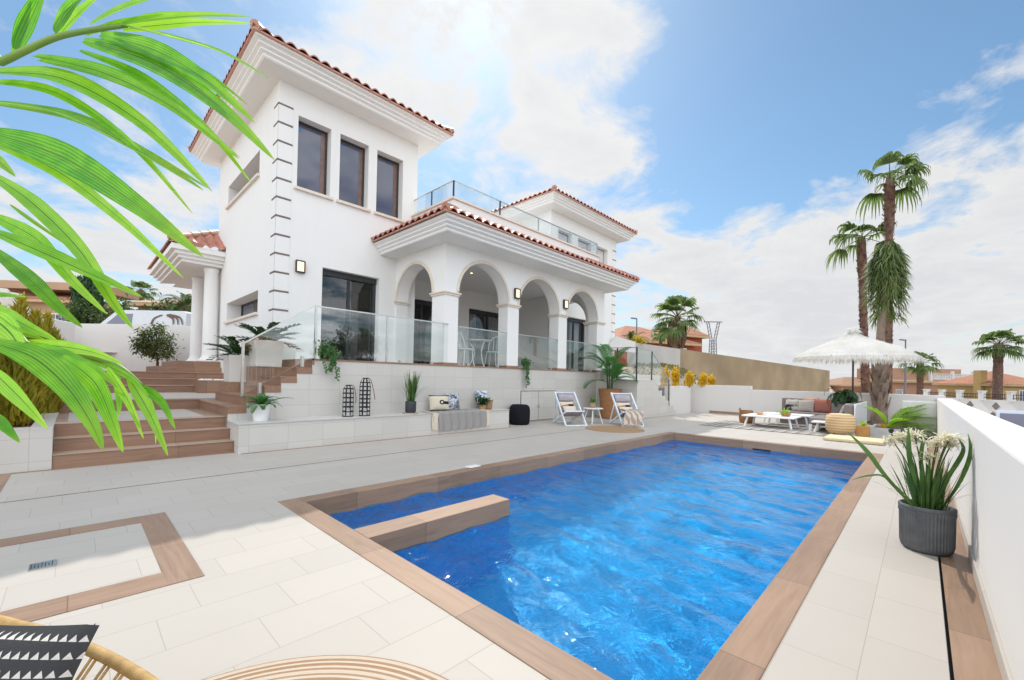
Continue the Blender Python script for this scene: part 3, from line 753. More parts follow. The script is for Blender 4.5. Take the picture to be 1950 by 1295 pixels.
sb = thing('pool_stairs', 'tile clad stairs stepping down from the terrace at the far end of the pool', 'stairs', (12.6, 6.6, 0))
stp = [(11.41, 12.56, 1.155), (12.56, 12.82, .99), (12.82, 13.08, .83), (13.08, 13.33, .66), (13.33, 13.58, .49), (13.58, 13.97, .325)]
mb = MB(); mt = MB()
for x0, x1, z in stp:
    mb.face((x0, 5.955, 0), (x1, 5.955, 0), (x1, 5.955, z), (x0, 5.955, z)); mt.box(x0 - (.01 if x0 > 11.5 else -.004), x1, 5.957, 7.2, z - .17, z, '')
mb.face((13.97, 5.955, 0), (14.0, 5.955, 0), (14.0, 5.955, .16), (13.97, 5.955, .16)); mt.box(13.96, 14.2, 5.957, 7.2, 0, .16)
mb.build('front_cladding', M['wallx'], sb); mt.build('tread', M['benchtop'], sb)
mb = MB(); mb.face((11.41, 5.955, 0), (11.41, TY, 0), (11.41, TY, 1.155), (11.41, 5.955, 1.155)); mb.build('side_cladding', M['wally'], sb)
mb = MB(); mb.box(11.413, 12.56, 7.2, 9.4, 0, 1.38, 'b'); mb.build('landing', M['deck'], sb)
mb = MB(); mb.box(12.56, 15.9, 7.25, 9.4, 0, 1.36, 'b'); mb.build('rear_platform', M['stucco'], sb)

def panel(t, a, b, z0a, z1a, z0b, z1b, th=.012, rail=.022):
    """one glass sheet and its top rail between two plan points"""
    a, b = V((*a, 0)), V((*b, 0)); n = (b - a).normalized(); n = V((n.y, -n.x, 0)) * th
    m = MB(); m.extr([(a.x, a.y, z0a), (b.x, b.y, z0b), (b.x, b.y, z1b - rail), (a.x, a.y, z1a - rail)], n); m.build('glass_panel', M['glass'], t)
    m = MB(); m.bar((a.x + n.x / 2, a.y + n.y / 2, z1a - rail / 2), (b.x + n.x / 2, b.y + n.y / 2, z1b - rail / 2), .032, rail); m.build('top_rail', M['steel'], t)
def post(t, x, y, z0, z1, w=.035, mat='steel'):
    m = MB(); m.box(x - w / 2, x + w / 2, y - w / 2, y + w / 2, z0, z1); m.build('post', M[mat], t)
def clamps(t, xs, y, z):
    for x in xs:
        m = MB(); m.box(x - .022, x + .022, y - .03, y + .03, z - .004, z + .055); bevel(m.build('clamp', M['steel'], t), .004)
GY = 7.40
r1 = thing('stair_railing', 'sloping glass stair railing between two steel posts beside the tall planters', 'railing', (2.2, GY, .8))
panel(r1, (1.78, GY), (2.80, GY), .80, 1.59, 1.43, 2.29); post(r1, 1.765, GY, .76, 1.60); post(r1, 2.825, GY, TZ, 2.295)
for x, z in ((2.0, .80), (2.62, 1.25)):
    m = MB(); m.box(x - .02, x + .02, GY - .04, GY + .03, z - .01, z + .17); bevel(m.build('clamp', M['steel'], r1), .004)
gl_ = 'glass railings along the terrace edge'
r2 = thing('glass_railing', 'long glass railing in front of the sliding door on the tower', 'railing', (4, GY, TZ), gl_)
panel(r2, (2.85, GY), (4.14, GY), TZ + .05, 2.29, TZ + .05, 2.285); panel(r2, (4.18, GY), (5.60, GY - .01), TZ + .05, 2.285, TZ + .05, 2.28); post(r2, 4.16, GY, TZ, 2.285, .03); clamps(r2, (3.1, 3.95, 4.45, 5.2), GY, TZ)
LB = ('glass railing panel under the first front arch, before the white bistro chairs', 'glass railing panel under the middle front arch beside the trailing plant', 'glass railing panel under the last front arch behind the areca palm')
for (a, b), lb in zip(ARC, LB):
    t = thing('glass_railing', lb, 'railing', ((a + b) / 2, GY, TZ), gl_)
    panel(t, (a + .01, GY), (b - .01, GY + .0), TZ + .05, 2.26, TZ + .05, 2.255); clamps(t, (a + .3, b - .3), GY, TZ)
t = thing('stair_railing', 'glass railing with dark posts going down the tiled pool stairs', 'railing', (12.5, 5.99, 1.15))
panel(t, (11.42, 7.2), (11.42, 6.0), 1.42, 2.13, 1.20, 2.12); panel(t, (11.44, 5.99), (12.38, 5.99), 1.20, 2.10, 1.20, 2.06); panel(t, (12.42, 5.99), (13.64, 5.99), 1.18, 2.02, .45, 1.19)
for x, y, z0, z1 in ((11.42, 6.62, 1.15, 2.13), (11.425, 5.985, 1.15, 2.12), (12.40, 5.99, 1.155, 2.05), (13.65, 5.99, .32, 1.20)): post(t, x, y, z0, z1, .032, 'alu')
t = thing('roof_railing', 'glass and steel railing on the parapet of the roof terrace', 'railing', (9, 7.8, 5.25))
P_ = [5.975, 7.47, 8.98, 10.45, 11.98]; ry = 7.78
for a, b in zip(P_, P_[1:]): panel(t, (a + .02, ry), (b - .02, ry), 5.29, 5.66, 5.29, 5.66, .01, .02)
for x in P_: post(t, x, ry, 5.25, 5.66, .03, 'alu' if x < 8 else 'steel')
panel(t, (5.975, 9.40), (5.975, 8.66), 5.29, 5.66, 5.29, 5.66, .01, .02); panel(t, (5.975, 8.62), (5.975, ry + .02), 5.29, 5.66, 5.29, 5.66, .01, .02); post(t, 5.975, 8.64, 5.25, 5.66, .025, 'alu')
panel(t, (11.98, ry + .02), (11.98, 9.40), 5.29, 5.66, 5.29, 5.66, .01, .02)

# wall lamps
def lamp(x, y, z, label):
    t = thing('wall_lamp', label, 'wall lamp', (x, y, z), 'dark framed wall lamps on the villa')
    w, h, d = .095, .13, .075
    m = MB(); m.box(x - w + .02, x + w - .02, y - .03, y, z - h + .02, z + h - .02)
    m.box(x - w, x - w + .028, y - d, y - .012, z - h, z + h); m.box(x + w - .028, x + w, y - d, y - .012, z - h, z + h); m.box(x - w + .028, x + w - .028, y - d, y - .012, z + h - .03, z + h); m.box(x - w + .028, x + w - .028, y - d, y - .012, z - h, z - h + .03)
    bevel(m.build('lamp_frame', flat('bronze_lamp_frame', (.075, .05, .04), .5), t), .012)
    m = MB(); m.box(x - w + .026, x + w - .026, y - d + .012, y - .03, z - h + .03, z + h - .03); m.build('diffuser', emit('warm_lamp_diffuser', (1, .72, .42), .55, (.75, .62, .45)), t)
lamp(3.235, TY0, 3.375, 'dark framed wall lamp on the tower above and left of the sliding door')
lamp(7.72, AY0, 3.265, 'dark framed wall lamp between the first and middle front arches')
lamp(9.75, AY0, 3.28, 'dark framed wall lamp between the middle and last front arches')

# ---------------------------------------------------------------- plants
def frondmat():
    g = G('bright_palm_leaf'); at_ = g.n('ShaderNodeAttribute', attribute_name='co'); c3 = g.n('ShaderNodeSeparateColor'); g.set(c3.inputs[0], at_.outputs['Color'])
    al, ac, rn = c3.outputs[0], c3.outputs[1], c3.outputs[2]
    vein = g.math('ADD', g.math('MULTIPLY', g.math('SINE', g.math('ADD', g.math('MULTIPLY', ac, 55.0), g.math('MULTIPLY', g.noise(g.obj(), 14, 2), 5.0))), .5), .5)
    mid = g.math('LESS_THAN', g.math('ABSOLUTE', g.math('SUBTRACT', ac, .5)), .035)
    bl = g.noise(g.scale(g.obj(), 1, 1, 1), 22, 3)
    f = g.math('ADD', g.math('MULTIPLY', vein, .22), g.math('ADD', g.math('MULTIPLY', bl, .45), g.math('MULTIPLY', rn, .42)))
    c = g.ramp(f, [(.25, (.025, .17, .008)), (.5, (.09, .33, .012)), (.85, (.22, .50, .04))])
    c = g.mixc(mid, c, (.05, .17, .012)); tc = g.ramp(f, [(.25, (.08, .42, .01)), (.5, (.30, .70, .02)), (.85, (.62, .95, .09))]); tc = g.mixc(mid, tc, (.12, .34, .02))
    brn = g.ramp(al, [(.965, (0, 0, 0)), (1, (.8, .8, .8))]); c = g.mixc(brn, c, (.20, .12, .03))
    tip = g.ramp(al, [(.6, (0, 0, 0)), (1, (.6, .6, .6))]); tc = g.mixc(tip, tc, (.78, .95, .06))
    g.fin(c, .36, .5)
    t = g.n('ShaderNodeBsdfTranslucent'); g.set(t.inputs[0], tc); m = g.n('ShaderNodeMixShader'); m.inputs[0].default_value = .5
    g.nt.links.new(g.b.outputs[0], m.inputs[1]); g.nt.links.new(t.outputs[0], m.inputs[2]); g.nt.links.new(m.outputs[0], g.out.inputs[0]); return g.m
M['frond'] = frondmat()
M['frondstem'] = leafmat('palm_stem', (.16, .30, .06), (.24, .36, .08), .1, .4)
M['fan'] = leafmat('fan_palm_leaf', (.06, .115, .03), (.14, .20, .06), .42, .5, 2)
M['fanlight'] = leafmat('hanging_palm_leaf', (.07, .12, .03), (.16, .20, .06), .35, .5, 2)
M['deadfan'] = leafmat('dry_palm_skirt', (.13, .085, .05), (.22, .15, .09), .2, .7, 3)
M['trunk'] = flat('rough_palm_trunk', (.17, .10, .075), .95, .1, .4, 6, bump=1.0)
M['greytrunk'] = flat('smooth_grey_palm_trunk', (.24, .18, .14), .9, .15, .25, 5, bump=.6)
M['zz'] = leafmat('glossy_dark_leaf', (.012, .045, .010), (.035, .10, .022), .08, .28, 8, None, .5)
M['areca'] = leafmat('areca_leaf', (.035, .13, .03), (.08, .22, .05), .3, .4, 3)
M['dkgreen'] = leafmat('dark_foliage', (.014, .05, .014), (.04, .10, .03), .2, .5, 6)
M['ivy'] = leafmat('ivy_leaf', (.03, .10, .025), (.10, .20, .06), .25, .4, 14)
M['gold'] = leafmat('golden_conifer', (.30, .24, .02), (.46, .36, .03), .3, .6, 3)
M['goldgreen'] = leafmat('green_gold_conifer', (.15, .20, .02), (.52, .42, .04), .3, .6, 1.4)
M['yellow'] = leafmat('yellow_shrub', (.42, .27, .01), (.72, .46, .03), .35, .6, 5)
M['olive'] = leafmat('small_tree_leaf', (.035, .07, .016), (.11, .13, .035), .25, .45, 5)
M['hedge'] = leafmat('hedge_leaf', (.03, .065, .015), (.08, .12, .03), .2, .5, 2)
M['lime'] = leafmat('lime_frond', (.16, .36, .02), (.34, .52, .05), .4, .45, 3)
M['grassy'] = leafmat('reed_leaf', (.03, .09, .02), (.09, .17, .04), .25, .4, 6)
M['flower'] = leafmat('cream_petal', (.72, .66, .46), (.82, .79, .66), .3, .6, 20, (.85, .8, .6))
M['bark'] = flat('brown_bark', (.20, .12, .07), .9, .15, .3, 20, bump=.6)
M['weed'] = leafmat('dry_weeds', (.10, .09, .035), (.22, .19, .09), .2, .8, 1)

def fan_leaf(mb, c, d, L, R_, droop=.5, nb=15, w=.09):
    d = V(d).normalized(); side = d.cross(V((0, 0, 1)))
    if side.length < .05: side = V((1, 0, 0))
    side.normalize(); up = side.cross(d)
    e = V(c) + d * L * .55 + V((0, 0, -.10 * L * droop))
    mb.tube([c, V(c).lerp(e, .5) + V((0, 0, .03 * L)), e], [L * .016, L * .012, L * .01], 4, cap=False)
    for i in range(nb):
        a = lerp(-1.45, 1.45, i / (nb - 1)) + R_.uniform(-.05, .05)
        q = (d * cos(a) + side * sin(a)).normalized(); l = L * .52 * (.72 + .28 * cos(a)) * R_.uniform(.85, 1.05)
        g = droop * R_.uniform(.7, 1.3)
        pts = [e, e + q * l * .4 + up * .04 * l, e + q * l * .75 - V((0, 0, l * .16 * g)), e + q * l * .93 - V((0, 0, l * .48 * g)), e + q * l * .97 - V((0, 0, l * .8 * g))]
        mb.blade(pts, [L * w * .35, L * w, L * w * .7, L * w * .35, L * .006], up=up)
def fan_palm(name, label, base, h, Lf, n, R_, group=None, lean=(0, 0), wind=(0, 0), tr=.2, skirt=0, trunkmat='trunk', elev=(-.5, 1.2), rough=True, leafm='fan', droop=.6, cat='palm tree', bulge=1.25):
    t = thing(name, label, cat, base, group); b = V(base); top = b + V((lean[0], lean[1], h))
    m = MB(); pts = []; rs = []; k = 26
    for i in range(k + 1):
        f = i / k; q = b.lerp(top, f) + V((sin(f * 3) * .04 * h * .1, 0, 0)); pts.append(q)
        r = tr * (1.25 if f < .06 else 1) * (bulge if .8 < f < .97 else 1) * lerp(1, .85, f); rs.append(r * R_.uniform(.94, 1.06))
    m.tube(pts, rs, 12)
    if rough:
        for i in range(int(h * 26)):
            f = R_.uniform(.02, .98); a = R_.uniform(0, 6.28); q = b.lerp(top, f); r = tr * (bulge if .8 < f < .97 else 1)
            o_ = V((cos(a), sin(a), 0)); s_ = q + o_ * r * .9
            m.blade([s_, s_ + o_ * r * .35 + V((0, 0, r * .5))], [r * .5, r * .25], up=o_)
    m.build('trunk', M[trunkmat], t)
    m = MB()
    for i in range(n):
        a = 2.4 * i + R_.uniform(-.3, .3); e = lerp(elev[1], elev[0], (i + .5) / n) + R_.uniform(-.12, .12)
        d = V((cos(a) * cos(e) + wind[0], sin(a) * cos(e) + wind[1], sin(e)))
        fan_leaf(m, top + V((0, 0, -.05)), d, Lf * R_.uniform(.85, 1.1), R_, droop * (1.5 if e < .2 else 1))
    m.build('crown', M[leafm], t)
    if skirt:
        m = MB()
        for i in range(skirt):
            a = R_.uniform(0, 6.28); s_ = top + V((0, 0, -R_.uniform(.1, 1.0))); o_ = V((cos(a), sin(a), 0))
            pts = [s_, s_ + o_ * Lf * .28 + V((0, 0, -.12)), s_ + o_ * Lf * .34 + V((0, 0, -Lf * .4)), s_ + o_ * Lf * .25 + V((0, 0, -Lf * R_.uniform(.6, .9)))]
            m.blade(pts, [.06, .28, .30, .1], up=o_)
        m.build('dry_skirt', M['deadfan'], t)
    return t
def feather(mb, base, az, elev, L, R_, nl=22, ll=.3, drop=1.0, wl=.03, ang=.9, hang=.4, up0=0.0):
    d = V((cos(az), sin(az), 0)); pts = []; p = V(base); e = elev; k = 14
    for i in range(k + 1):
        pts.append(p.copy()); p = p + (d * cos(e) + V((0, 0, sin(e)))) * L / k; e -= drop * 1.6 / k * (.4 + i / k)
    mb.tube(pts, [lerp(.012, .002, i / k) * (L ** .6) for i in range(k + 1)], 5, cap=False)
    side = d.cross(V((0, 0, 1)))
    for j in range(nl):
        f = .16 + .84 * j / (nl - 1); i = min(int(f * k), k - 1); q = pts[i].lerp(pts[i + 1], f * k - i); tg = (pts[i + 1] - pts[i]).normalized()
        n = side.cross(tg)
        for s_ in (-1, 1):
            l = ll * (sin(pi * (.12 + .83 * f)) ** .7) * R_.uniform(.85, 1.1); a = ang * lerp(1.15, .55, f)
            o_ = (tg * cos(a) + side * s_ * sin(a) + n * .18).normalized()
            mb.blade([q, q + o_ * l * .5, q + o_ * l * .85 - V((0, 0, l * .12 * hang)), q + o_ * l - V((0, 0, l * .35 * hang))], [wl * .5, wl, wl * .7, .002], up=n)
def leaf_cloud(mb, c, rx, ry, rz, n, size, R_, clumps=14, hollow=.55, cl=.38):
    c = V(c); cs = []
    for i in range(clumps):
        while True:
            q = V((R_.uniform(-1, 1), R_.uniform(-1, 1), R_.uniform(-1, 1)))
            if hollow < q.length < 1: break
        cs.append(V((q.x * rx, q.y * ry, q.z * rz)))
    for i in range(n):
        k = R_.choice(cs); q = V((R_.gauss(0, 1), R_.gauss(0, 1), R_.gauss(0, 1))) * cl * .5
        p = c + k + V((q.x * rx, q.y * ry, q.z * rz))
        o_ = V((R_.gauss(0, 1), R_.gauss(0, 1), R_.gauss(0, .7) - .2)).normalized(); s = size * R_.uniform(.6, 1.3)
        mb.blade([p, p + o_ * s * .5, p + o_ * s - V((0, 0, s * .15))], [s * .12, s * .48, s * .03], up=V((R_.gauss(0, .5), R_.gauss(0, .5), 1)))
def conifer(mb, base, h, r, n, R_, size=.12, flare=.35):
    b = V(base); K = 7; ld = [(0, 0, 1.0, .55)] + [(cos(k * 2.4) * .55, sin(k * 2.4) * .55, R_.uniform(.62, .92), R_.uniform(.36, .5)) for k in range(K)]
    for i in range(n):
        lx, ly, lh, lr = R_.choice(ld); f = R_.random() ** .8; a = R_.uniform(0, 6.28); w_ = (1 - f) ** .75 * (.55 + .45 * min(1, f * 5))
        rr = r * lr * 1.4 * w_ * R_.uniform(.35, 1.05); p = b + V((lx * r * (.5 + .5 * f) + cos(a) * rr, ly * r * (.5 + .5 * f) + sin(a) * rr, f * h * lh))
        o_ = V((cos(a) * flare + R_.gauss(0, .15), sin(a) * flare + R_.gauss(0, .15), R_.uniform(.5, 1.2))).normalized(); s = size * R_.uniform(.6, 1.4)
        mb.blade([p, p + o_ * s * .5, p + o_ * s], [s * .16, s * .2, .002], up=V((cos(a), sin(a), .2)))
def conifer_plain(mb, base, h, r, n, R_, size=.12, flare=.35):
    b = V(base)
    for i in range(n):
        f = R_.random() ** .85; a = R_.uniform(0, 6.28); prof = (sin(pi * min(1, f * .75 + .25)) ** .8) if f > .1 else .75
        rr = r * prof * R_.uniform(.55, 1.0) * (.85 + .3 * sin(a * 3 + f * 9)); p = b + V((cos(a) * rr, sin(a) * rr, f * h))
        o_ = V((cos(a) * flare, sin(a) * flare, 1)).normalized(); s = size * R_.uniform(.7, 1.5) * (1.6 if f > .85 else 1)
        pts = [p, p + o_ * s * .5 + V((R_.gauss(0, .15), R_.gauss(0, .15), 0)) * s, p + o_ * s]
        mb.blade(pts, [s * .22, s * .28, .003], up=V((cos(a), sin(a), .2)))
def ivy(mb, top, n, drop, R_, spread=.12, size=.045, mound=(.13, .1, .1)):
    top = V(top); st = MB()
    for i in range(int(n * 1.2)):
        p = top + V((R_.gauss(0, mound[0] * .6), R_.gauss(0, mound[1] * .6), R_.gauss(.03, mound[2] * .5)))
        o_ = V((R_.gauss(0, 1), R_.gauss(0, 1) - .6, R_.gauss(.2, 1))).normalized(); s = size * R_.uniform(.7, 1.3)
        mb.blade([p, p + o_ * s * .45, p + o_ * s], [s * .2, s * .95, s * .05], up=V((R_.gauss(0, .6), -1, .6)))
    for k in range(7):
        x = R_.gauss(0, spread * .5); L = drop * R_.uniform(.35, 1.0)
        for i in range(int(L * 60)):
            f = i / (L * 60); p = top + V((x * (1 - .3 * f) + .03 * sin(f * 6 + k) + f * .05, -.05 - .02 * R_.random(), -f * L))
            o_ = V((R_.gauss(0, 1), -.4 + R_.gauss(0, .3), -.6 + R_.gauss(0, .4))).normalized(); s = size * R_.uniform(.6, 1.15)
            mb.blade([p, p + o_ * s * .45, p + o_ * s], [s * .2, s * .9, s * .05], up=V((R_.gauss(0, .5), -1, .5)))
def reeds(mb, c, n, L, R_, r=.05, w=.02, bend=(.1, .9), lean=1.0):
    c = V(c)
    for i in range(n):
        a = R_.uniform(0, 6.28); q = c + V((cos(a), sin(a), 0)) * r * R_.random(); l = L * R_.uniform(.55, 1.08); b = R_.uniform(*bend)
        o_ = V((cos(a), sin(a), 0)); pts = []; p = q.copy(); e = pi / 2 - .06 - .22 * R_.random() * lean; k = 8
        for j in range(k + 1):
            pts.append(p.copy()); p = p + (o_ * cos(e) + V((0, 0, sin(e)))) * l / k; e -= b * 2.2 / k * (j / k)
        mb.blade(pts, [w * (1 - .15 * (k - j) / k) * min(1, (k - j) * .32 + .03) for j in range(k + 1)], up=o_ + V((0, 0, .3)), fold=.25)
def pot(t, c, prof, mat, n=28, name='pot', rib=None, soil=True):
    m = MB(); m.lathe(c, prof, n, cap=True, rib=rib); o = autosmooth(m.build(name, M[mat] if isinstance(mat, str) else mat, t), 50)
    return o

FROND_A=[
([(-0.116,1.558,1.879),(-0.096,1.514,1.923),(-0.077,1.469,1.971),(-0.06,1.428,2.017)],0.0436),
([(-0.051,1.461,1.907),(-0.026,1.407,1.943),(-0.001,1.353,1.968),(0.018,1.304,1.986)],0.0378),
([(0.006,1.374,1.91),(0.053,1.297,1.928),(0.107,1.212,1.942),(0.144,1.146,1.948)],0.0416),
([(0.055,1.295,1.897),(0.101,1.228,1.897),(0.171,1.137,1.897),(0.245,1.041,1.886)],0.0366),
([(0.06,1.289,1.892),(0.124,1.185,1.849),(0.199,1.07,1.797),(0.263,0.965,1.724)],0.0425),
([(0.023,1.342,1.88),(0.109,1.205,1.819),(0.184,1.08,1.729),(0.241,0.973,1.628)],0.0380),
([(-0.003,1.384,1.873),(0.102,1.217,1.796),(0.199,1.059,1.675),(0.268,0.931,1.546)],0.0425),
([(-0.081,1.493,1.851),(0.031,1.319,1.784),(0.133,1.156,1.685),(0.223,1.006,1.557)],0.0457),
([(-0.158,1.601,1.824),(-0.035,1.416,1.784),(0.089,1.231,1.662),(0.191,1.068,1.498)],0.0490),
([(-0.16,1.632,1.768),(-0.025,1.435,1.71),(0.084,1.265,1.614),(0.183,1.106,1.508)],0.0525),
([(-0.152,1.566,1.669),(-0.03,1.382,1.593),(0.083,1.208,1.475),(0.177,1.054,1.354)],0.0617),
([(-0.161,1.676,1.651),(-0.139,1.617,1.62),(-0.109,1.55,1.575)],0.0255),
([(-0.145,1.515,1.559),(-0.075,1.408,1.485),(-0.0,1.295,1.376),(0.051,1.205,1.261),(0.079,1.141,1.204)],0.0335),
([(-0.137,1.464,1.421),(-0.047,1.333,1.362),(0.031,1.214,1.308),(0.09,1.114,1.266)],0.0372),
([(-0.15,1.593,1.484),(-0.068,1.46,1.417),(-0.011,1.354,1.321),(0.045,1.248,1.239)],0.0330),
([(-0.148,1.591,1.407),(-0.075,1.477,1.322),(-0.026,1.388,1.253),(0.009,1.314,1.211)],0.0310),
([(-0.123,1.651,1.531),(-0.083,1.582,1.485),(-0.036,1.504,1.435),(0.01,1.427,1.385)],0.0090),
([(-0.141,1.583,1.292),(-0.117,1.538,1.29),(-0.081,1.479,1.284)],0.0122),
([(-0.137,1.508,1.262),(-0.085,1.418,1.219),(-0.028,1.323,1.181)],0.0276),
([(-0.13,1.428,1.232),(-0.096,1.379,1.193),(-0.071,1.339,1.139)],0.0531),
]
FROND_B=[
([(-0.111,1.236,1.167),(-0.055,1.15,1.141),(-0.011,1.075,1.091),(0.019,1.016,1.034),(0.035,0.97,0.988)],0.0423),
([(-0.018,1.24,1.144),(0.027,1.161,1.096),(0.051,1.102,1.025),(0.065,1.055,0.969)],0.0344),
([(0.048,1.245,1.125),(0.079,1.184,1.055),(0.1,1.133,0.982)],0.0164),
([(0.081,1.239,1.106),(0.112,1.164,1.028),(0.135,1.097,0.948)],0.0210),
([(0.103,1.259,1.087),(0.135,1.205,1.05),(0.154,1.163,0.995)],0.0174),
([(0.029,1.379,1.125),(0.03,1.378,1.089),(0.028,1.38,1.056)],0.0134),
([(0.067,1.326,1.117),(0.072,1.313,1.054),(0.071,1.307,1.014)],0.0144),
([(0.119,1.243,1.057),(0.127,1.227,1.011),(0.128,1.219,0.959)],0.0059),
([(-0.106,1.188,1.12),(-0.063,1.108,1.067),(-0.029,1.037,1.021)],0.0252),
([(-0.102,1.17,1.042),(-0.08,1.118,1.018),(-0.061,1.07,0.997)],0.0161),
([(-0.128,1.498,1.205),(-0.085,1.432,1.198),(-0.046,1.37,1.182)],0.0174),
([(-0.083,1.409,1.176),(-0.019,1.324,1.168),(0.028,1.256,1.156),(0.07,1.193,1.132)],0.0246),
([(-0.064,1.417,1.167),(0.013,1.319,1.147),(0.077,1.234,1.109),(0.111,1.179,1.066)],0.0183),
([(-0.089,1.386,1.172),(-0.026,1.302,1.154),(0.035,1.219,1.116),(0.062,1.173,1.083)],0.0219),
]
STEM_A= [(-0.203, 1.719, 1.855), (-0.141, 1.584, 1.849), (-0.098, 1.524, 1.871), (-0.05, 1.461, 1.895), (0.001, 1.38, 1.897), (0.062, 1.288, 1.895)]
STEM_B= [(-0.144, 1.443, 1.176), (-0.066, 1.377, 1.167), (0.005, 1.318, 1.156), (0.066, 1.269, 1.128), (0.104, 1.244, 1.086)]
rp = random.Random(11)
pt = thing('palm_plant', 'close bright green palm plant reaching in beside the camera', 'palm plant', (-.75, 1.9, 0))
pot(pt, (-.75, 1.9, 0), [(.17, 0), (.21, .38), (.225, .4), (.205, .4), (.19, .34)], 'planterwhite')
for stem, leaves, root in ((STEM_A, FROND_A, (-.55, 1.9, 1.2)), (STEM_B, FROND_B, (-.5, 1.85, .9))):
    m = MB(); pts = spline([(-.74, 1.9, .36), root] + stem, 5); k = len(pts); m.tube(pts, [lerp(.011, .0045, i / k) for i in range(k)], 8)
    fo = m.build('frond', M['frondstem'], pt, smooth=True)
    m = MB()
    ext = []
    for j, (P_, wd) in enumerate(leaves):
        ext.append((P_, wd))
        if wd > .03 and leaves is FROND_A and j < 12:
            sh = V((.012 * (1 if j % 2 else -1.4), .03, .022 if j % 2 else -.028)); n_ = len(P_) - 1
            ext.append(([tuple(V(p) + sh * (.35 + i / n_) + V((0, .02, 0))) for i, p in enumerate(P_)], wd * (.62 if j % 2 else .45)))
    for P_, wd in ext:
        q = spline(P_, 7); k = len(q) - 1
        ws = [wd * min(1, .3 + 2.1 * (i / k) ** .8) * min(1.0, (1 - i / k) / .62) ** .8 * 1.05 + .0006 for i in range(k + 1)]
        m.leaf(q, ws, V((-.30 + rp.uniform(-.35, .35), -.9, .25 + rp.uniform(-.35, .35))), .55)
    m.build('leaflets', M['frond'], fo, smooth=True)

# ---- planter bed on the left
pb = thing('planter_bed', 'low tiled planter bed with white rim beside the entrance steps', 'planter', (-.6, 8.5, 0))
m = MB(); m.face((-1.2, 6.954, 0), (-.158, 6.954, 0), (-.158, 6.954, .455), (-1.2, 6.954, .455)); m.build('front_cladding', M['wallx'], pb)
m = MB(); m.face((-.158, 6.954, 0), (-.158, 9.42, 0), (-.158, 9.42, .455), (-.158, 6.954, .455)); m.build('side_cladding', M['wally'], pb)
m = MB(); m.box(-1.2, -.156, 6.95, 7.12, .455, .47); m.box(-.33, -.156, 7.12, 9.75, .455, .469); m.build('rim', M['benchtop'], pb)
m = MB(); m.grid(lambda a, b: (lerp(-1.2, -.32, a), lerp(7.1, 14.6, b), .40 + .03 * sin(a * 9 + b * 31) * sin(b * 17)), 12, 40); m.build('soil', M['redsoil'], pb, smooth=True)
lw = thing('boundary_wall', 'white rendered boundary wall rising along the planter bed on the left', 'wall', (-1.1, 14, 0))
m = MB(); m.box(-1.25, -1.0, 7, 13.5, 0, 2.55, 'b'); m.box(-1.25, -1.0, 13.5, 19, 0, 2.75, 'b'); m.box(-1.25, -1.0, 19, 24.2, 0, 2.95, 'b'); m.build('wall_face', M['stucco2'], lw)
r5 = random.Random(5)
for c, h, r, lb in (((-.50, 8.2, .38), 1.58, .30, 'tall golden conifer shrub in the planter bed, half behind the palm leaves'), ((-.30, 9.35, .36), 1.52, .21, 'slim golden conifer shrub in the planter bed nearest the steps')):
    t = thing('conifer_shrub', lb, 'shrub', c, 'golden conifers in the planter bed')
    m = MB(); m.tube([c, (c[0], c[1], c[2] + h * .8)], [.025, .008], 6); m.build('stem', M['bark'], t)
    m = MB(); conifer(m, c, h, r, 5200, r5, .11); m.build('foliage', M['goldgreen'], t)

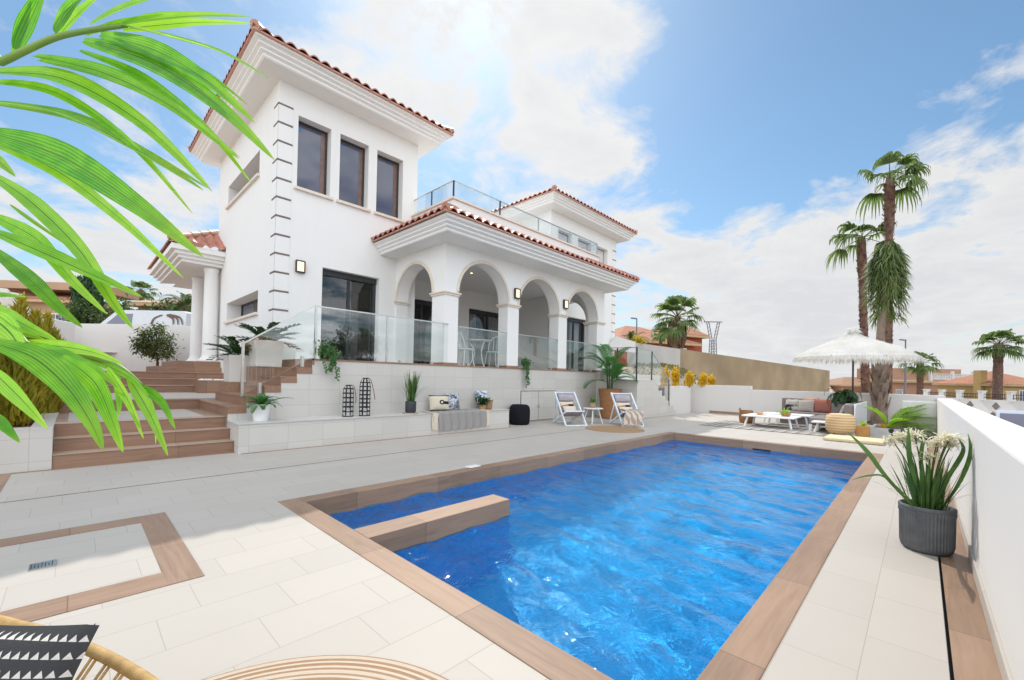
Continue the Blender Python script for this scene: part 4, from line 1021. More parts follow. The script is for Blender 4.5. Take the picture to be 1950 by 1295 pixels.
# ---- tall white planters with zz plants
rz_ = random.Random(21)
for (x0, x1, y0, y1, z0, z1), lb in (((1.90, 2.36, 8.86, 9.32, .951, 1.44), 'tall square white planter with glossy dark plant on the lower stair pedestal'), ((2.18, 2.64, 8.36, 8.79, 1.238, 1.71), 'tall square white planter with glossy dark plant higher up against the tower corner')):
    cx, cy = (x0 + x1) / 2, (y0 + y1) / 2
    t = thing('potted_plant', lb, 'potted plant', (cx, cy, z0), 'white planters on the side stairs')
    m = MB()
    for (a, za), (b, zb) in (((.9, z0), (1.0, z1)),):
        hx, hy = (x1 - x0) / 2, (y1 - y0) / 2
        lo = [m.p(cx + sx * hx * a, cy + sy * hy * a, za) for sx, sy in ((-1, -1), (1, -1), (1, 1), (-1, 1))]
        hi = [m.p(cx + sx * hx * b, cy + sy * hy * b, zb) for sx, sy in ((-1, -1), (1, -1), (1, 1), (-1, 1))]
        it = [m.p(cx + sx * (hx - .03), cy + sy * (hy - .03), zb) for sx, sy in ((-1, -1), (1, -1), (1, 1), (-1, 1))]
        ib = [m.p(cx + sx * (hx - .03), cy + sy * (hy - .03), zb - .06) for sx, sy in ((-1, -1), (1, -1), (1, 1), (-1, 1))]
        m.f.append(lo[::-1]); m.f.append(ib)
        for A, B in ((lo, hi), (hi, it), (it, ib)):
            for i in range(4): m.f.append([A[i], A[(i + 1) % 4], B[(i + 1) % 4], B[i]])
    bevel(m.build('planter', M['planterwhite'], t), .006)
    m = MB(); m.face(*[(cx + sx * .19, cy + sy * .19, z1 - .045) for sx, sy in ((-1, -1), (1, -1), (1, 1), (-1, 1))]); m.build('soil', M['soil'], t)
    m = MB()
    for i in range(22):
        a = i * 2.4 + rz_.uniform(-.2, .2); e = rz_.uniform(.35, 1.25); L_ = rz_.uniform(.38, .62); d = V((cos(a), sin(a), 0)); p = V((cx + cos(a) * .08, cy + sin(a) * .08, z1 - .05)); pts = []
        for k in range(9): pts.append(p.copy()); p = p + (d * cos(e) + V((0, 0, sin(e)))) * L_ / 8; e -= .13
        m.tube(pts, [lerp(.012, .004, k / 8) for k in range(9)], 5)
        sd = d.cross(V((0, 0, 1)))
        for k in range(2, 9):
            tg = (pts[k] - pts[k - 1]).normalized(); n = sd.cross(tg)
            for s_ in (-1, 1):
                o_ = (tg * .75 + sd * s_ * .75 + n * .2).normalized(); l = .105 * rz_.uniform(.8, 1.15)
                m.blade([pts[k], pts[k] + o_ * l * .4, pts[k] + o_ * l * .75, pts[k] + o_ * l], [.02, .056, .05, .004], up=n, fold=.2)
    m.build('foliage', M['zz'], t)

# trailing ivies hanging over the terrace edge
ri = random.Random(9)
for c, dr, lb in (((2.98, 7.30, 1.50), .55, 'trailing ivy spilling over the terrace edge below the first railing'), ((8.03, 7.30, 1.50), .62, 'trailing ivy hanging over the terrace edge above the hatch doors')):
    m = MB(); ivy(m, c, 170, dr, ri, .13, .05, (.12, .05, .11)); tag(m.build('trailing_ivy', M['ivy'], loc=c), lb, 'trailing plant', 'ivies on the terrace edge')

# pots on the bench
t = thing('potted_plant', 'white tapered pot with a bushy green fern on the bench end', 'potted plant', (1.93, 7.03, .415))
pot(t, (1.93, 7.03, .415), [(.095, 0), (.128, .24), (.134, .25), (.122, .25), (.112, .21)], 'whitepot')
m = MB(); rf_ = random.Random(4)
for i in range(24): feather(m, (1.93, 7.03, .64), i * 2.4, rf_.uniform(.25, 1.3), rf_.uniform(.18, .32), rf_, 12, .075, 1.2, .018)
feather(m, (1.95, 7.0, .65), -.55, .55, .42, rf_, 16, .09, .6, .018)
m.build('foliage', M['areca'], t)
t = thing('potted_plant', 'dark square pot of tall reeds with cream flowers on a round coaster', 'potted plant', (4.50, 7.02, .43))
m = MB(); m.lathe((4.47, 7.0, .415), [(.15, 0), (.155, .006), (.15, .014)], 28); m.build('coaster', flat('pale_wood_coaster', (.45, .33, .22), .7), t)
pot(t, (4.47, 7.0, .431), [(.088, 0), (.102, .02), (.104, .2), (.098, .215), (.085, .2)], flat('charcoal_pot', (.04, .042, .05), .6), 24)
m = MB(); rr_ = random.Random(8); reeds(m, (4.47, 7.0, .62), 70, .62, rr_, .07, .022, (.05, .35), .8); reeds(m, (4.47, 7.0, .62), 12, .55, rr_, .06, .014, (.6, 1.1), 3.0); m.build('foliage', M['grassy'], t)
m = MB()
for c in ((4.30, 6.95, 1.24), (4.36, 6.93, 1.14), (4.52, 6.98, 1.2)):
    for i in range(26):
        o_ = V((rr_.gauss(0, 1), rr_.gauss(0, 1), rr_.gauss(.3, .7))).normalized(); m.blade([c, V(c) + o_ * .03, V(c) + o_ * .05], [.006, .014, .003], up=V((0, 0, 1)))
    m.tube([(4.46, 7.0, .64), mix((4.46, 7.0, .64), c, .6), c], .004, 5)
m.build('flowers', M['flower'], t)

# areca palm in a tall woven planter
wk = weave('brown_rattan_weave', (.20, .085, .035), (.44, .22, .10), 30, 55)
ac = (11.02, 6.62, 0)
t = thing('potted_plant', 'lush areca palm in a tall brown woven planter beside the pool stairs', 'potted plant', ac)
pot(t, ac, [(.21, 0), (.245, .02), (.27, .25), (.30, .6), (.335, .86), (.35, .88), (.33, .88), (.30, .8)], wk, 32, 'woven_planter')
m = MB(); ra = random.Random(13)
for i in range(9):
    a = i * .7; m.tube([(ac[0] + .06 * cos(a), ac[1] + .06 * sin(a), .78), (ac[0] + .11 * cos(a), ac[1] + .11 * sin(a), 1.25 + .06 * i)], [.022, .014], 6)
m.build('stems', flat('green_cane', (.05, .10, .03), .6), t)
m = MB()
for i in range(17): feather(m, (ac[0] + .1 * cos(i * 2.4), ac[1] + .1 * sin(i * 2.4), ra.uniform(1.05, 1.6)), i * 2.4, ra.uniform(.1, 1.35), ra.uniform(.7, 1.1), ra, 32, .27, 1.0, .022, 1.0, .6)
m.build('fronds', M['areca'], t)

# ---------------------------------------------------------------- furniture and small things
def pillow(w, h, t, n=18, pw=2.6):
    mb = MB()
    def f(sg):
        def g_(a, b):
            x, y = a * 2 - 1, b * 2 - 1
            e = (1 - abs(x) ** pw) * (1 - abs(y) ** pw); k = 1 - .07 * (1 - (1 - abs(x)) * 0) * (abs(x * y) < 2) * (1 - abs(y) ** 2) * abs(x) ** 4 - 0
            return (x * w / 2 * (1 - .06 * (1 - y * y)), y * h / 2 * (1 - .06 * (1 - x * x)), sg * t / 2 * max(0, e) ** .6)
        return g_
    mb.grid(f(1), n, n); mb.grid(f(-1), n, n)
    return mb
def put(mb, name, mat, pos, normal, upv, label, cat, group=None, parent=None):
    """a shape drawn flat in local XY (front = +Z) stood up at pos facing normal"""
    nz = V(normal).normalized(); y = V(upv); y = (y - nz * y.dot(nz)).normalized(); x = y.cross(nz)
    o = mb.build(name, mat, None, smooth=True, loc=(0, 0, 0))
    m = Matrix((x, y, nz)).transposed().to_4x4(); m.translation = V(pos)
    if parent:
        o.parent = parent; m.translation = V(pos) - BASE[parent.name]
    o.matrix_world = m if not parent else m
    if not parent: tag(o, label, cat, group)
    else: o.matrix_local = m
    return o
def cloth(name, a, b, kind='stripe', sc=20.0, c3=None, rough=.9):
    g = G(name); P = g.xyz(g.obj())
    if kind == 'stripe': f = g.math('FRACT', g.math('MULTIPLY', P[1], sc)); f = g.math('GREATER_THAN', f, .5)
    elif kind == 'stripex': f = g.math('FRACT', g.math('MULTIPLY', P[0], sc)); f = g.math('GREATER_THAN', f, .5)
    elif kind == 'tri':
        row = g.math('MULTIPLY', P[1], sc * 1.1); fy = g.math('FRACT', g.math('ADD', row, 50.0)); rn = g.math('FLOOR', row)
        fx = g.math('FRACT', g.math('ADD', g.math('MULTIPLY', P[0], sc * 2.0), g.math('ADD', 50.0, g.math('MULTIPLY', rn, .37))))
        hx = g.math('ABSOLUTE', g.math('SUBTRACT', fx, .5))
        hy = g.math('DIVIDE', g.math('SUBTRACT', fy, .28), .42)
        f = g.math('MULTIPLY', g.math('MULTIPLY', g.math('GREATER_THAN', hy, 0.0), g.math('LESS_THAN', hy, 1.0)), g.math('LESS_THAN', hx, g.math('MULTIPLY', g.math('SUBTRACT', 1.0, hy), .42)))
    elif kind == 'blotch':
        f = g.ramp(g.noise(g.obj(), sc, 4, .6, 1.0), [(.47, (0, 0, 0)), (.55, (1, 1, 1))])
    elif kind == 'zig':
        tri = g.math('ABSOLUTE', g.math('SUBTRACT', g.math('FRACT', g.math('MULTIPLY', P[0], 3.2)), .5))
        f = g.math('FRACT', g.math('ADD', g.math('MULTIPLY', P[1], sc), g.math('MULTIPLY', tri, 1.6))); f = g.math('GREATER_THAN', f, .52)
    elif kind == 'ring':
        d = g.math('SQRT', g.math('ADD', g.math('MULTIPLY', P[0], P[0]), g.math('MULTIPLY', P[1], P[1])))
        f = g.math('FRACT', g.math('MULTIPLY', d, sc)); f = g.math('GREATER_THAN', f, .5)
    c = g.mixc(f, a, b)
    if c3:
        k = g.ramp(g.noise(g.obj(), sc * 2, 3), [(.45, (0, 0, 0)), (.6, (1, 1, 1))]); c = g.mixc(k, c, c3)
    nn = g.noise(g.obj(), 160, 2); c = g.mixc(g.math('MULTIPLY', nn, .35), c, tuple(x * .6 for x in a) if kind == 'tri' else tuple(x * .75 for x in b))
    g.bump(g.noise(g.scale(g.obj(), 1, 3, 1), 120, 2), .4, .003)
    return g.fin(c, rough, .1)

# lanterns on the bench
def lantern(c, h, r, label, tilt=1):
    t = thing('lantern', label, 'lantern', c, 'black strap lanterns on the bench')
    x, y, z = c; m = MB(); nr = 6 if h < .6 else 8; zs = h * .82
    def rad_(f): return r if f < .78 else r * (1 - ((f - .78) / .22) ** 2 * .55)
    for k in range(nr + 1):
        zz = z + h * .86 * k / nr; q = rad_(k / nr * .86)
        m.lathe((x, y, zz), [(q, 0), (q + .004, 0), (q + .004, .018), (q, .018)], 20, cap=False)
    m.lathe((x, y, z + h - .02), [(r * .45, 0), (r * .52, 0), (r * .52, .018), (r * .45, .018)], 18, cap=False)
    for k in range(8):
        a = k * pi / 4; pts = [(x + rad_(f) * cos(a), y + rad_(f) * sin(a), z + f * h) for f in (0, .4, .78, .86, .93, 1)]
        m.blade(pts, [.017] * 6, up=V((cos(a), sin(a), .01)))
    m.build('strap_cage', M['black'], t)
    m = MB(); m.lathe((x, y, z + .006), [(r * .9, 0), (r * .9, .012)], 18); m.lathe((x, y, z + .018), [(.035, 0), (.035, .11)], 14); m.build('candle', M['planterwhite'], t)
    m = MB(); pts = spline([(x + r * .4, y - r * .3, z + h), (x + r * .9, y - r * .5, z + h * .93), (x + r * (1.25 if h < .6 else 1.5), y - r * .6, z + h * .62), (x + r * (1.2 if h < .6 else 1.75), y - r * .6, z + h * .42)], 6)
    m.tube(pts, .007, 6); m.build('leather_strap', flat('brown_leather', (.22, .10, .05), .6), t, smooth=True)
lantern((3.25, 7.02, .415), .54, .088, 'shorter black strap lantern with brown leather handle on the bench')
lantern((3.54, 7.00, .415), .665, .092, 'taller black strap lantern with brown leather handle on the bench')
# throw, cushions and basket on the bench
m = MB()
def thr(a, b):
    x = lerp(4.93, 6.13, a) + .02 * sin(b * 9); s = b * .86
    zz, yy = (.426, 7.25 - s) if s < .49 else (.426 - (s - .49) * 1.0, 6.728 - .012 * sin(a * 40) - .006)
    return (x + (.04 * a if s > .49 else 0), yy + 0, zz + .004 * sin(a * 55 + b * 4) + .02 * a * (b > .9))
m.grid(thr, 60, 40)
thb = m.build('throw_blanket', cloth('grey_throw', (.30, .28, .27), (.36, .34, .33), 'stripex', 60), loc=(5.5, 7, .42), smooth=True); tag(thb, 'grey woven throw with cream ends draped over the bench edge', 'throw')
for a0, a1 in ((4.80, 4.93), (6.13, 6.26)):
    m = MB()
    m.grid(lambda a, b: (lerp(a0, a1, a) + .015 * sin(b * 7), 7.2 - b * .47 if b < .95 else 6.726, .424 if b < .95 else .42), 6, 20)
    m.grid(lambda a, b: (lerp(a0, a1, a) + .03 * sin(b * 3) * (1 if a0 > 5 else -1), 6.724 - .01 * sin(a * 20), lerp(.424, .09, b)), 8, 10)
    m.build('fringe', flat('cream_fringe', (.66, .58, .48), .9), thb)
def cushion_mat_eye():
    g = G('cream_canvas_black_motif'); P = g.xyz(g.obj())
    def dot(cx, cy, rx, ry):
        a = g.math('DIVIDE', g.math('SUBTRACT', P[0], cx), rx); b = g.math('DIVIDE', g.math('SUBTRACT', P[1], cy), ry)
        return g.math('ADD', g.math('MULTIPLY', a, a), g.math('MULTIPLY', b, b))
    e = dot(.03, .0, .055, .05); ring = g.math('MULTIPLY', g.math('LESS_THAN', e, 1.0), g.math('GREATER_THAN', e, .22))
    bar = g.math('MULTIPLY', g.math('LESS_THAN', g.math('ABSOLUTE', g.math('SUBTRACT', P[1], -.01)), .03), g.math('GREATER_THAN', P[0], .06))
    top = g.math('GREATER_THAN', P[1], .135); bot = g.math('LESS_THAN', P[1], -.145)
    k = g.math('MINIMUM', g.math('ADD', g.math('ADD', ring, bar), g.math('ADD', top, bot)), 1.0)
    c = g.mixc(k, (.62, .55, .44), (.02, .02, .022)); g.bump(g.noise(g.obj(), 90, 3), .4, .004)
    return g.fin(c, .9, .1)
bag = put(pillow(.44, .33, .15), 'bolster_cushion', cushion_mat_eye(), (5.24, 7.14, .585), (-.25, -1, .28), (0, 0, 1), 'cream canvas cushion with a black motif and fringe on the bench', 'cushion')
m = MB(); rb_ = random.Random(2)
for i in range(34):
    x = lerp(-.2, .2, i / 33); m.blade([(x, -.155, .01), (x + rb_.uniform(-.006, .006), -.185, .015)], [.008, .004], up=(0, 0, 1))
q = m.build('fringe', M['black'], None); q.parent = bag
put(pillow(.36, .36, .12), 'photo_print_cushion', cloth('black_white_print', (.78, .79, .82), (.05, .055, .07), 'blotch', 11, (.30, .33, .40)), (5.62, 7.20, .60), (-.1, -1, .22), (0, 0, 1), 'square cushion with black and white print beside the cream canvas cushion', 'cushion')
put(pillow(.34, .34, .1), 'photo_print_cushion', cloth('blue_white_print', (.78, .81, .86), (.18, .24, .34), 'blotch', 9), (6.50, 7.24, .66), (-.05, -1, .15), (0, 0, 1), 'pale blue and white print cushion in the woven basket', 'cushion')
wk2 = weave('tan_basket_weave', (.30, .16, .08), (.55, .34, .18), 50, 90)
t = thing('basket', 'round tan woven basket holding a cushion on the bench', 'basket', (6.52, 7.10, .415)); pot(t, (6.52, 7.10, .415), [(.11, 0), (.13, .02), (.145, .19), (.15, .2), (.135, .2), (.12, .05)], wk2, 26, 'basket_body')
m = MB()
for sg in (-1, 1): m.tube(spline([(6.52 + sg * .14, 7.07, .58), (6.52 + sg * .175, 7.06, .62), (6.52 + sg * .14, 7.13, .60)], 5), .008, 6)
m.build('handle', wk2, t)
t = thing('potted_plant', 'small woven pot of dark green fern left of the basket', 'potted plant', (6.30, 6.99, .415)); pot(t, (6.30, 6.99, .415), [(.075, 0), (.085, .1), (.088, .11), (.076, .11), (.07, .09)], wk2, 22)
m = MB(); leaf_cloud(m, (6.30, 6.99, .62), .12, .12, .10, 420, .06, R, 16, .3, .6); m.build('foliage', M['dkgreen'], t)
# black pouf
g = G('black_knit'); w1 = g.n('ShaderNodeTexWave', wave_type='BANDS', bands_direction='Z'); g.set(w1.inputs['Vector'], g.obj()); w1.inputs['Scale'].default_value = 14; w1.inputs['Distortion'].default_value = 3; g.bump(w1.outputs['Fac'], .6, .01); g.fin((.012, .013, .017), .9, .15)
m = MB(); PF = (7.603, 7.072, 0.000)
prof = [(.02, 0), (.21, .0), (.245, .03), (.258, .17), (.258, .34), (.24, .44), (.18, .485), (.02, .495)]
m.lathe(PF, prof, 32); tag(m.build('pouf', g.m, loc=PF, smooth=True), 'black upholstered pouf standing at the end of the bench', 'pouf')

# deck chairs
def deckchair(base, rz, label):
    t = thing('deck_chair', label, 'deck chair', base, 'folding deck chairs by the round rug'); bx, by, bz = base
    def W(x, y, z): return (bx + x, by + y, z)       # local: faces -y, width along x
    mt = M['whitepaint'] if False else flat('pale_blue_white_paint', (.66, .73, .80), .45)
    for s in (-1, 1):
        x = s * .27; m = MB(); m.bar(W(x, -.42, .01), W(x, .30, .80), .03, .045); m.build('side_rail', mt, t)
        x = s * .235; m = MB(); m.bar(W(x, .44, .01), W(x, -.36, .36), .026, .04); m.build('seat_rail', mt, t)
        x = s * .30; m = MB(); m.bar(W(s * .25, .40, .03), W(s * .25, .12, .56), .022, .03); m.build('prop', mt, t)
    for nm_, a, b in (('front_foot_bar', W(-.285, -.42, .02), W(.285, -.42, .02)), ('rear_foot_bar', W(-.25, .44, .02), W(.25, .44, .02)), ('top_bar', W(-.27, .29, .785), W(.27, .29, .785)), ('front_bar', W(-.25, -.35, .355), W(.25, -.35, .355))):
        m = MB(); m.bar(a, b, .03, .03); m.build(nm_, mt, t)
    path = spline([W(0, -.35, .345), W(0, -.15, .22), W(0, .05, .23), W(0, .19, .45), W(0, .285, .775)], 6)
    m = MB(); k = len(path) - 1
    m.grid(lambda a, b: (lerp(bx - .225, bx + .225, a), path[round(b * k)].y, path[round(b * k)].z), 6, k); m.build('sling_seat', flat('mauve_grey_canvas', (.30, .27, .30), .9, .1), t, smooth=True)
    m = MB(); m.grid(lambda a, b: (lerp(bx - .2, bx + .2, a), by + .255 - b * .07 - .03 * sin(pi * b), .745 - b * .16), 6, 8); m.build('head_pillow', flat('grey_headrest', (.36, .33, .36), .9, .1), t, smooth=True)
    place(t, rz); return t
def deck_cushions(base, rz, lab, grp):
    rot = Matrix.Rotation(rz, 3, 'Z'); b = V(base)
    put(pillow(.40, .30, .13), 'cushion', patch, b + rot @ V((0, .12, .43)), rot @ V((0, -1, .55)), (0, 0, 1), 'tan, black and white cushion leaning on the ' + lab, 'cushion', grp)
    put(pillow(.36, .24, .13), 'cushion', cloth('cream_pink_weave', (.62, .52, .44), (.70, .62, .54), 'stripe', 22, None), b + rot @ V((.02, -.02, .36)), rot @ V((0, -1, .8)), (0, 0, 1), 'cream and rose cushion at the front of the ' + lab, 'cushion', grp)
def patch_mat():
    g = G('tan_black_white_patch'); P = g.xyz(g.obj())
    up = g.math('GREATER_THAN', g.math('ADD', P[1], g.math('MULTIPLY', P[0], -.15)), .045)
    bl = g.math('MULTIPLY', g.math('GREATER_THAN', P[0], .02), g.math('LESS_THAN', P[1], .05)); bl = g.math('MULTIPLY', bl, g.math('GREATER_THAN', P[1], -.06))
    c = g.mixc(up, (.34, .20, .12), (.66, .55, .43)); c = g.mixc(bl, c, (.02, .02, .022)); g.bump(g.noise(g.obj(), 100, 2), .4, .003); return g.fin(c, .9, .1)
patch = patch_mat()
C1, A1 = (8.62, 6.33, 0), -.50; C2, A2 = (9.72, 5.37, 0), -.62
deckchair(C1, A1, 'folding deck chair with mauve canvas standing left of the small white table')
deckchair(C2, A2, 'folding deck chair with a striped throw, right of the small white table')
deck_cushions(C1, A1, 'deck chair left of the white table', 'cushions on the deck chairs'); deck_cushions(C2, A2, 'deck chair with the striped throw', 'cushions on the deck chairs')
rot2 = Matrix.Rotation(A2, 3, 'Z')
m = MB(); pth = spline([(-.03, .02, .41), (0, -.2, .40), (.02, -.38, .37), (.0, -.46, .25), (-.04, -.50, .07)], 8); k = len(pth) - 1
def thw(a, b):
    p = pth[round(b * k)]; q = V((lerp(-.30, .17, a) + p.x + .18 * (1 - b) , p.y + .02 * sin(a * 17) * b, p.z + .012 * sin(a * 14 + b * 3))); return V(C2) + rot2 @ q
m.grid(thw, 40, k)
zt = m.build('throw_blanket', cloth('tan_striped_throw', (.30, .25, .22), (.60, .50, .42), 'stripex', 9), loc=C2, smooth=True); tag(zt, 'striped tan throw with tassels draped over the deck chair', 'throw')
m = MB(); rt_ = random.Random(3)
for i in range(40):
    p = thw(i / 39, 1.0); d_ = rot2 @ V((rt_.uniform(-.05, .05), -.06, 0)); m.tube([p, p + d_ * .5 + V((0, 0, -.03)), p + d_ + V((0, 0, -.055))], .006, 4)
q = m.build('tassels', flat('tan_tassel', (.45, .37, .30), .9), zt)
# side table with pot
t = thing('side_table', 'small round white table with splayed legs between the deck chairs', 'side table', (9.38, 6.12, 0))
m = MB(); m.lathe((9.38, 6.12, .375), [(.25, 0), (.262, .008), (.262, .02), (.25, .026)], 36); m.build('tabletop', M['whitepaint'], t)
for k in range(4):
    a = .5 + k * pi / 2; m = MB(); m.tube([(9.38 + .13 * cos(a), 6.12 + .13 * sin(a), .375), (9.38 + .25 * cos(a), 6.12 + .25 * sin(a), 0)], .013, 8); m.build('leg', M['whitepaint'], t)
t = thing('potted_plant', 'small tan pot with a leafy plant on the round white table', 'potted plant', (9.40, 6.15, .402)); pot(t, (9.40, 6.15, .402), [(.075, 0), (.085, .01), (.085, .13), (.078, .13), (.07, .11)], flat('tan_clay', (.42, .27, .16), .8), 24)
m = MB(); rr2 = random.Random(6)
for i in range(22):
    a = i * 2.4; e = rr2.uniform(.1, 1.2); d = V((cos(a) * cos(e), sin(a) * cos(e), sin(e))); p = V((9.40, 6.15, .53)); l = rr2.uniform(.12, .2)
    m.blade([p, p + d * l * .4, p + d * l * .75, p + d * l - V((0, 0, .03))], [.008, .05, .055, .004], up=(0, 0, 1), fold=.15)
m.build('foliage', leafmat('mid_green_leaf', (.05, .14, .03), (.14, .26, .05), .25, .35, 8), t)
# rugs
def round_rug(c, r, mat, label, name='round_rug', th=.012, tassel=False, ridges=0):
    m = MB(); prof = []
    n = ridges or 12
    for i in range(n * 4 + 1): q = r * i / (n * 4); prof.append((max(q, .001), th * (.75 + .25 * abs(sin(pi * i / 4)))))
    prof.append((r + .004, 0)); m.lathe((c[0], c[1], .002), prof, 72, cap=False); return tag(m.build(name, mat, loc=(c[0], c[1], 0), smooth=True), label, 'rug')
round_rug((8.66, 5.06), .66, cloth('jute_braid', (.34, .22, .13), (.48, .33, .21), 'ring', 26, (.28, .17, .09)), 'round brown jute rug in front of the deck chairs')
round_rug((.216, 1.085), .775, cloth('cream_jute_rings', (.34, .20, .11), (.60, .50, .40), 'ring', 38), 'round striped cream and jute rug at the bottom beside the rattan chair', th=.016, ridges=38)

# rattan chair with triangle cushion
rc = flat('golden_rattan', (.52, .33, .13), .55, .4, .2, 30)
t = thing('rattan_chair', 'round golden rattan chair partly in view at the bottom left', 'chair', (-.4, 1.05, 0))
rim = spline([(-.08, 1.705, .435), (-.02, 1.588, .435), (.038, 1.465, .435), (.096, 1.316, .435), (.144, 1.15, .435), (.155, .95, .44), (.06, .62, .45), (-.35, .42, .45), (-.8, .62, .45), (-.95, 1.1, .45), (-.8, 1.6, .45), (-.45, 1.84, .45), (-.2, 1.83, .45)], 8, True)
m = MB(); m.tube(rim, [.009] * len(rim), 10, True); m.build('rim', rc, t, smooth=True)
m = MB(); k = len(rim)
for i in range(0, k):                      # bindings wound round the rim
    for f in (0, .33, .66):
        a, b = rim[i], rim[(i + 1) % k]; p = a.lerp(b, f); tg = (b - a).normalized(); u = tg.cross(V((0, 0, 1))).normalized(); w_ = tg.cross(u)
        m.tube([p + (u * cos(q * pi / 4) + w_ * sin(q * pi / 4)) * .009 for q in range(8)], .0046, 6, True)
m.build('rim_binding', rc, t, smooth=True)
m = MB(); cen = V((-.42, 1.05, .16))
for i in range(0, k, 3):
    p = rim[i]; 
    for off in (-.009, .006):
        q = cen + (p - cen) * .42; q.z = .17; s_ = V((0, 0, 1)).cross((p - cen).normalized()) * off
        m.tube([p + s_, (p + q) / 2 + s_ * .7 + V((0, 0, -.04)), q + s_ * .3], .0036, 5)
m.tube([cen + (rim[i] - cen) * .42 + V((0, 0, .17 - (cen + (rim[i] - cen) * .42).z)) for i in range(0, k, 4)], .014, 8, True)
m.build('seat_strands', rc, t)
for i in range(3, k, k // 4):
    p = rim[i]; q = cen + (p - cen) * .42; m = MB(); m.tube([(q.x, q.y, .17), (p.x * .8 + cen.x * .2, p.y * .8 + cen.y * .2, 0)], .016, 8); m.build('leg', rc, t)

# ---------------------------------------------------------------- cushion on the rattan chair
cx_ = V((.125, -.129, -.036)).normalized(); cy2 = V((.05, .0, 1)); cn = V((-.62, -.62, .42)).normalized()
cy2 = (cy2 - cn * cy2.dot(cn)).normalized(); cxx = cy2.cross(cn)
put(pillow(.44, .42, .13, 26), 'cushion', cloth('black_white_triangles', (.055, .055, .058), (.70, .65, .61), 'tri', 32), V((.032, 1.19, .597)) - cxx * .205 - cy2 * .195, cn, cy2, 'black cushion with rows of white triangles in the rattan chair', 'cushion')

# ---------------------------------------------------------------- right hand boundary and planters
rw_ = thing('boundary_wall', 'long low white wall running along the right side of the pool walkway', 'wall', (6, -.36, 0))
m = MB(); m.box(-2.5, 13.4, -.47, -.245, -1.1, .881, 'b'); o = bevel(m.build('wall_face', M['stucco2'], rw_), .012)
m = MB(); m.box(-2.5, 12.55, -.246, -.232, .0, .085); bevel(m.build('skirting', M['deck'], rw_), .003)
t = thing('wall_block', 'square white rendered block wall at the far end of the walkway', 'wall', (13, .04, 0)); m = MB(); m.box(12.6, 13.5, -.2449, .30, 0, .80, 'b'); bevel(m.build('block', M['stucco2'], t), .01)
m = MB(); m.box(12.58, 12.6, -.24, .30, 0, .085); m.build('skirting', M['stepwood'], t)
ew = thing('end_wall', 'white rendered wall closing the pool terrace behind the corner sofa', 'wall', (16.4, 2.5, 0))
m = MB(); m.box(16.3, 16.52, 4.24, 6.3, -1.1, 1.03, 'b'); m.box(16.3, 16.52, -.47, 4.24, -1.1, .90, 'b'); m.box(13.4, 16.3, -.47, -.30, -1.1, .80, 'b'); bevel(m.build('wall_face', M['stucco2'], ew), .01)
m = MB(); m.box(16.283, 16.3, .35, 5.6, 0, .09); m.build('skirting', M['woody'], ew)
pw_ = thing('garden_planter', 'white walled garden planter with small yellow conifers beside the pool stairs', 'planter', (15, 7, 0))
m = MB(); m.box(13.98, 15.75, 6.08, 6.28, 0, .975, 'b'); m.box(15.55, 15.75, 6.28, 7.3, 0, .97, 'b'); m.box(15.75, 16.3, 6.3, 6.5, 0, .95, 'b'); m.build('planter_wall', M['stucco2'], pw_)
m = MB(); m.face((14.0, 6.28, .9), (17.5, 6.28, .9), (17.5, 9.2, 1.1), (14.0, 9.2, 1.1)); m.build('soil', M['redsoil'], pw_)
m = MB(); m.box(15.9, 18.6, 7.6, 7.75, .8, 1.16); m.build('back_kerb', M['stucco2'], pw_)
ry_ = random.Random(31)
for c, h, lb in (((14.166, 6.356, 0.953), .66, 'yellow conifer leftmost in the white garden planter, behind the stair railing'), ((14.813, 6.263, 0.956), .62, 'tall yellow conifer just right of the stair railing post'), ((15.568, 6.059, 0.962), .50, 'yellow conifer standing alone in the middle of the white garden planter'), ((16.327, 5.850, 0.969), .48, 'yellow conifer second from the right end of the white garden planter'), ((16.845, 5.745, 0.972), .44, 'small yellow conifer at the right end of the white garden planter')):
    c = (c[0], c[1], .93); t = thing('conifer_shrub', lb, 'shrub', c, 'yellow conifers in the garden planter')
    m = MB(); m.tube([c, (c[0], c[1], c[2] + h * .7)], [.015, .005], 5); m.build('stem', M['bark'], t)
    m = MB(); conifer(m, c, h * 1.05, .17, 520, ry_, .12, .7); m.build('foliage', M['yellow'], t)
tw = thing('retaining_wall', 'long tan and pale grey retaining wall on the slope behind the garden', 'wall', (29.324, 8.525, 0.769))
def wseg(a, b, zb, name, mat, th=.3):
    a, b = V(a), V(b); d = (b - a); d.z = 0; n = V((-d.y, d.x, 0)).normalized() * th
    m = MB(); m.extr([(a.x, a.y, zb), (b.x, b.y, zb), tuple(b), tuple(a)], n); return m.build(name, mat, tw)
wseg((18.327, 9.822, 2.947), (22.880, 9.432, 2.917), -.5, 'pale_section', flat('pale_grey_render', (.50, .47, .44), .9, .1, .1, .6))
wseg((22.880, 9.432, 2.917), (45.923, 5.753, 2.374), -.6, 'tan_section', flat('tan_render', (.34, .255, .165), .9, .1, .2, .5))
wseg((44.955, 6.034, 2.392), (49.266, 6.613, 2.514), -.6, 'end_return', flat('tan_render', (.34, .255, .165), .9, .1, .2, .5))
t = thing('garden_wall', 'white gable ended garden wall beside the far tower', 'wall', (15.766, 8.874, 2.536))
m = MB(); m.extr([(15.404, 9.248, 2.439), (16.117, 8.511, 2.286), (16.111, 8.517, 2.743), (15.564, 9.082, 2.966), (15.356, 9.297, 2.633)], (.2, .2, 0)); m.build('wall_face', M['stucco2'], t)
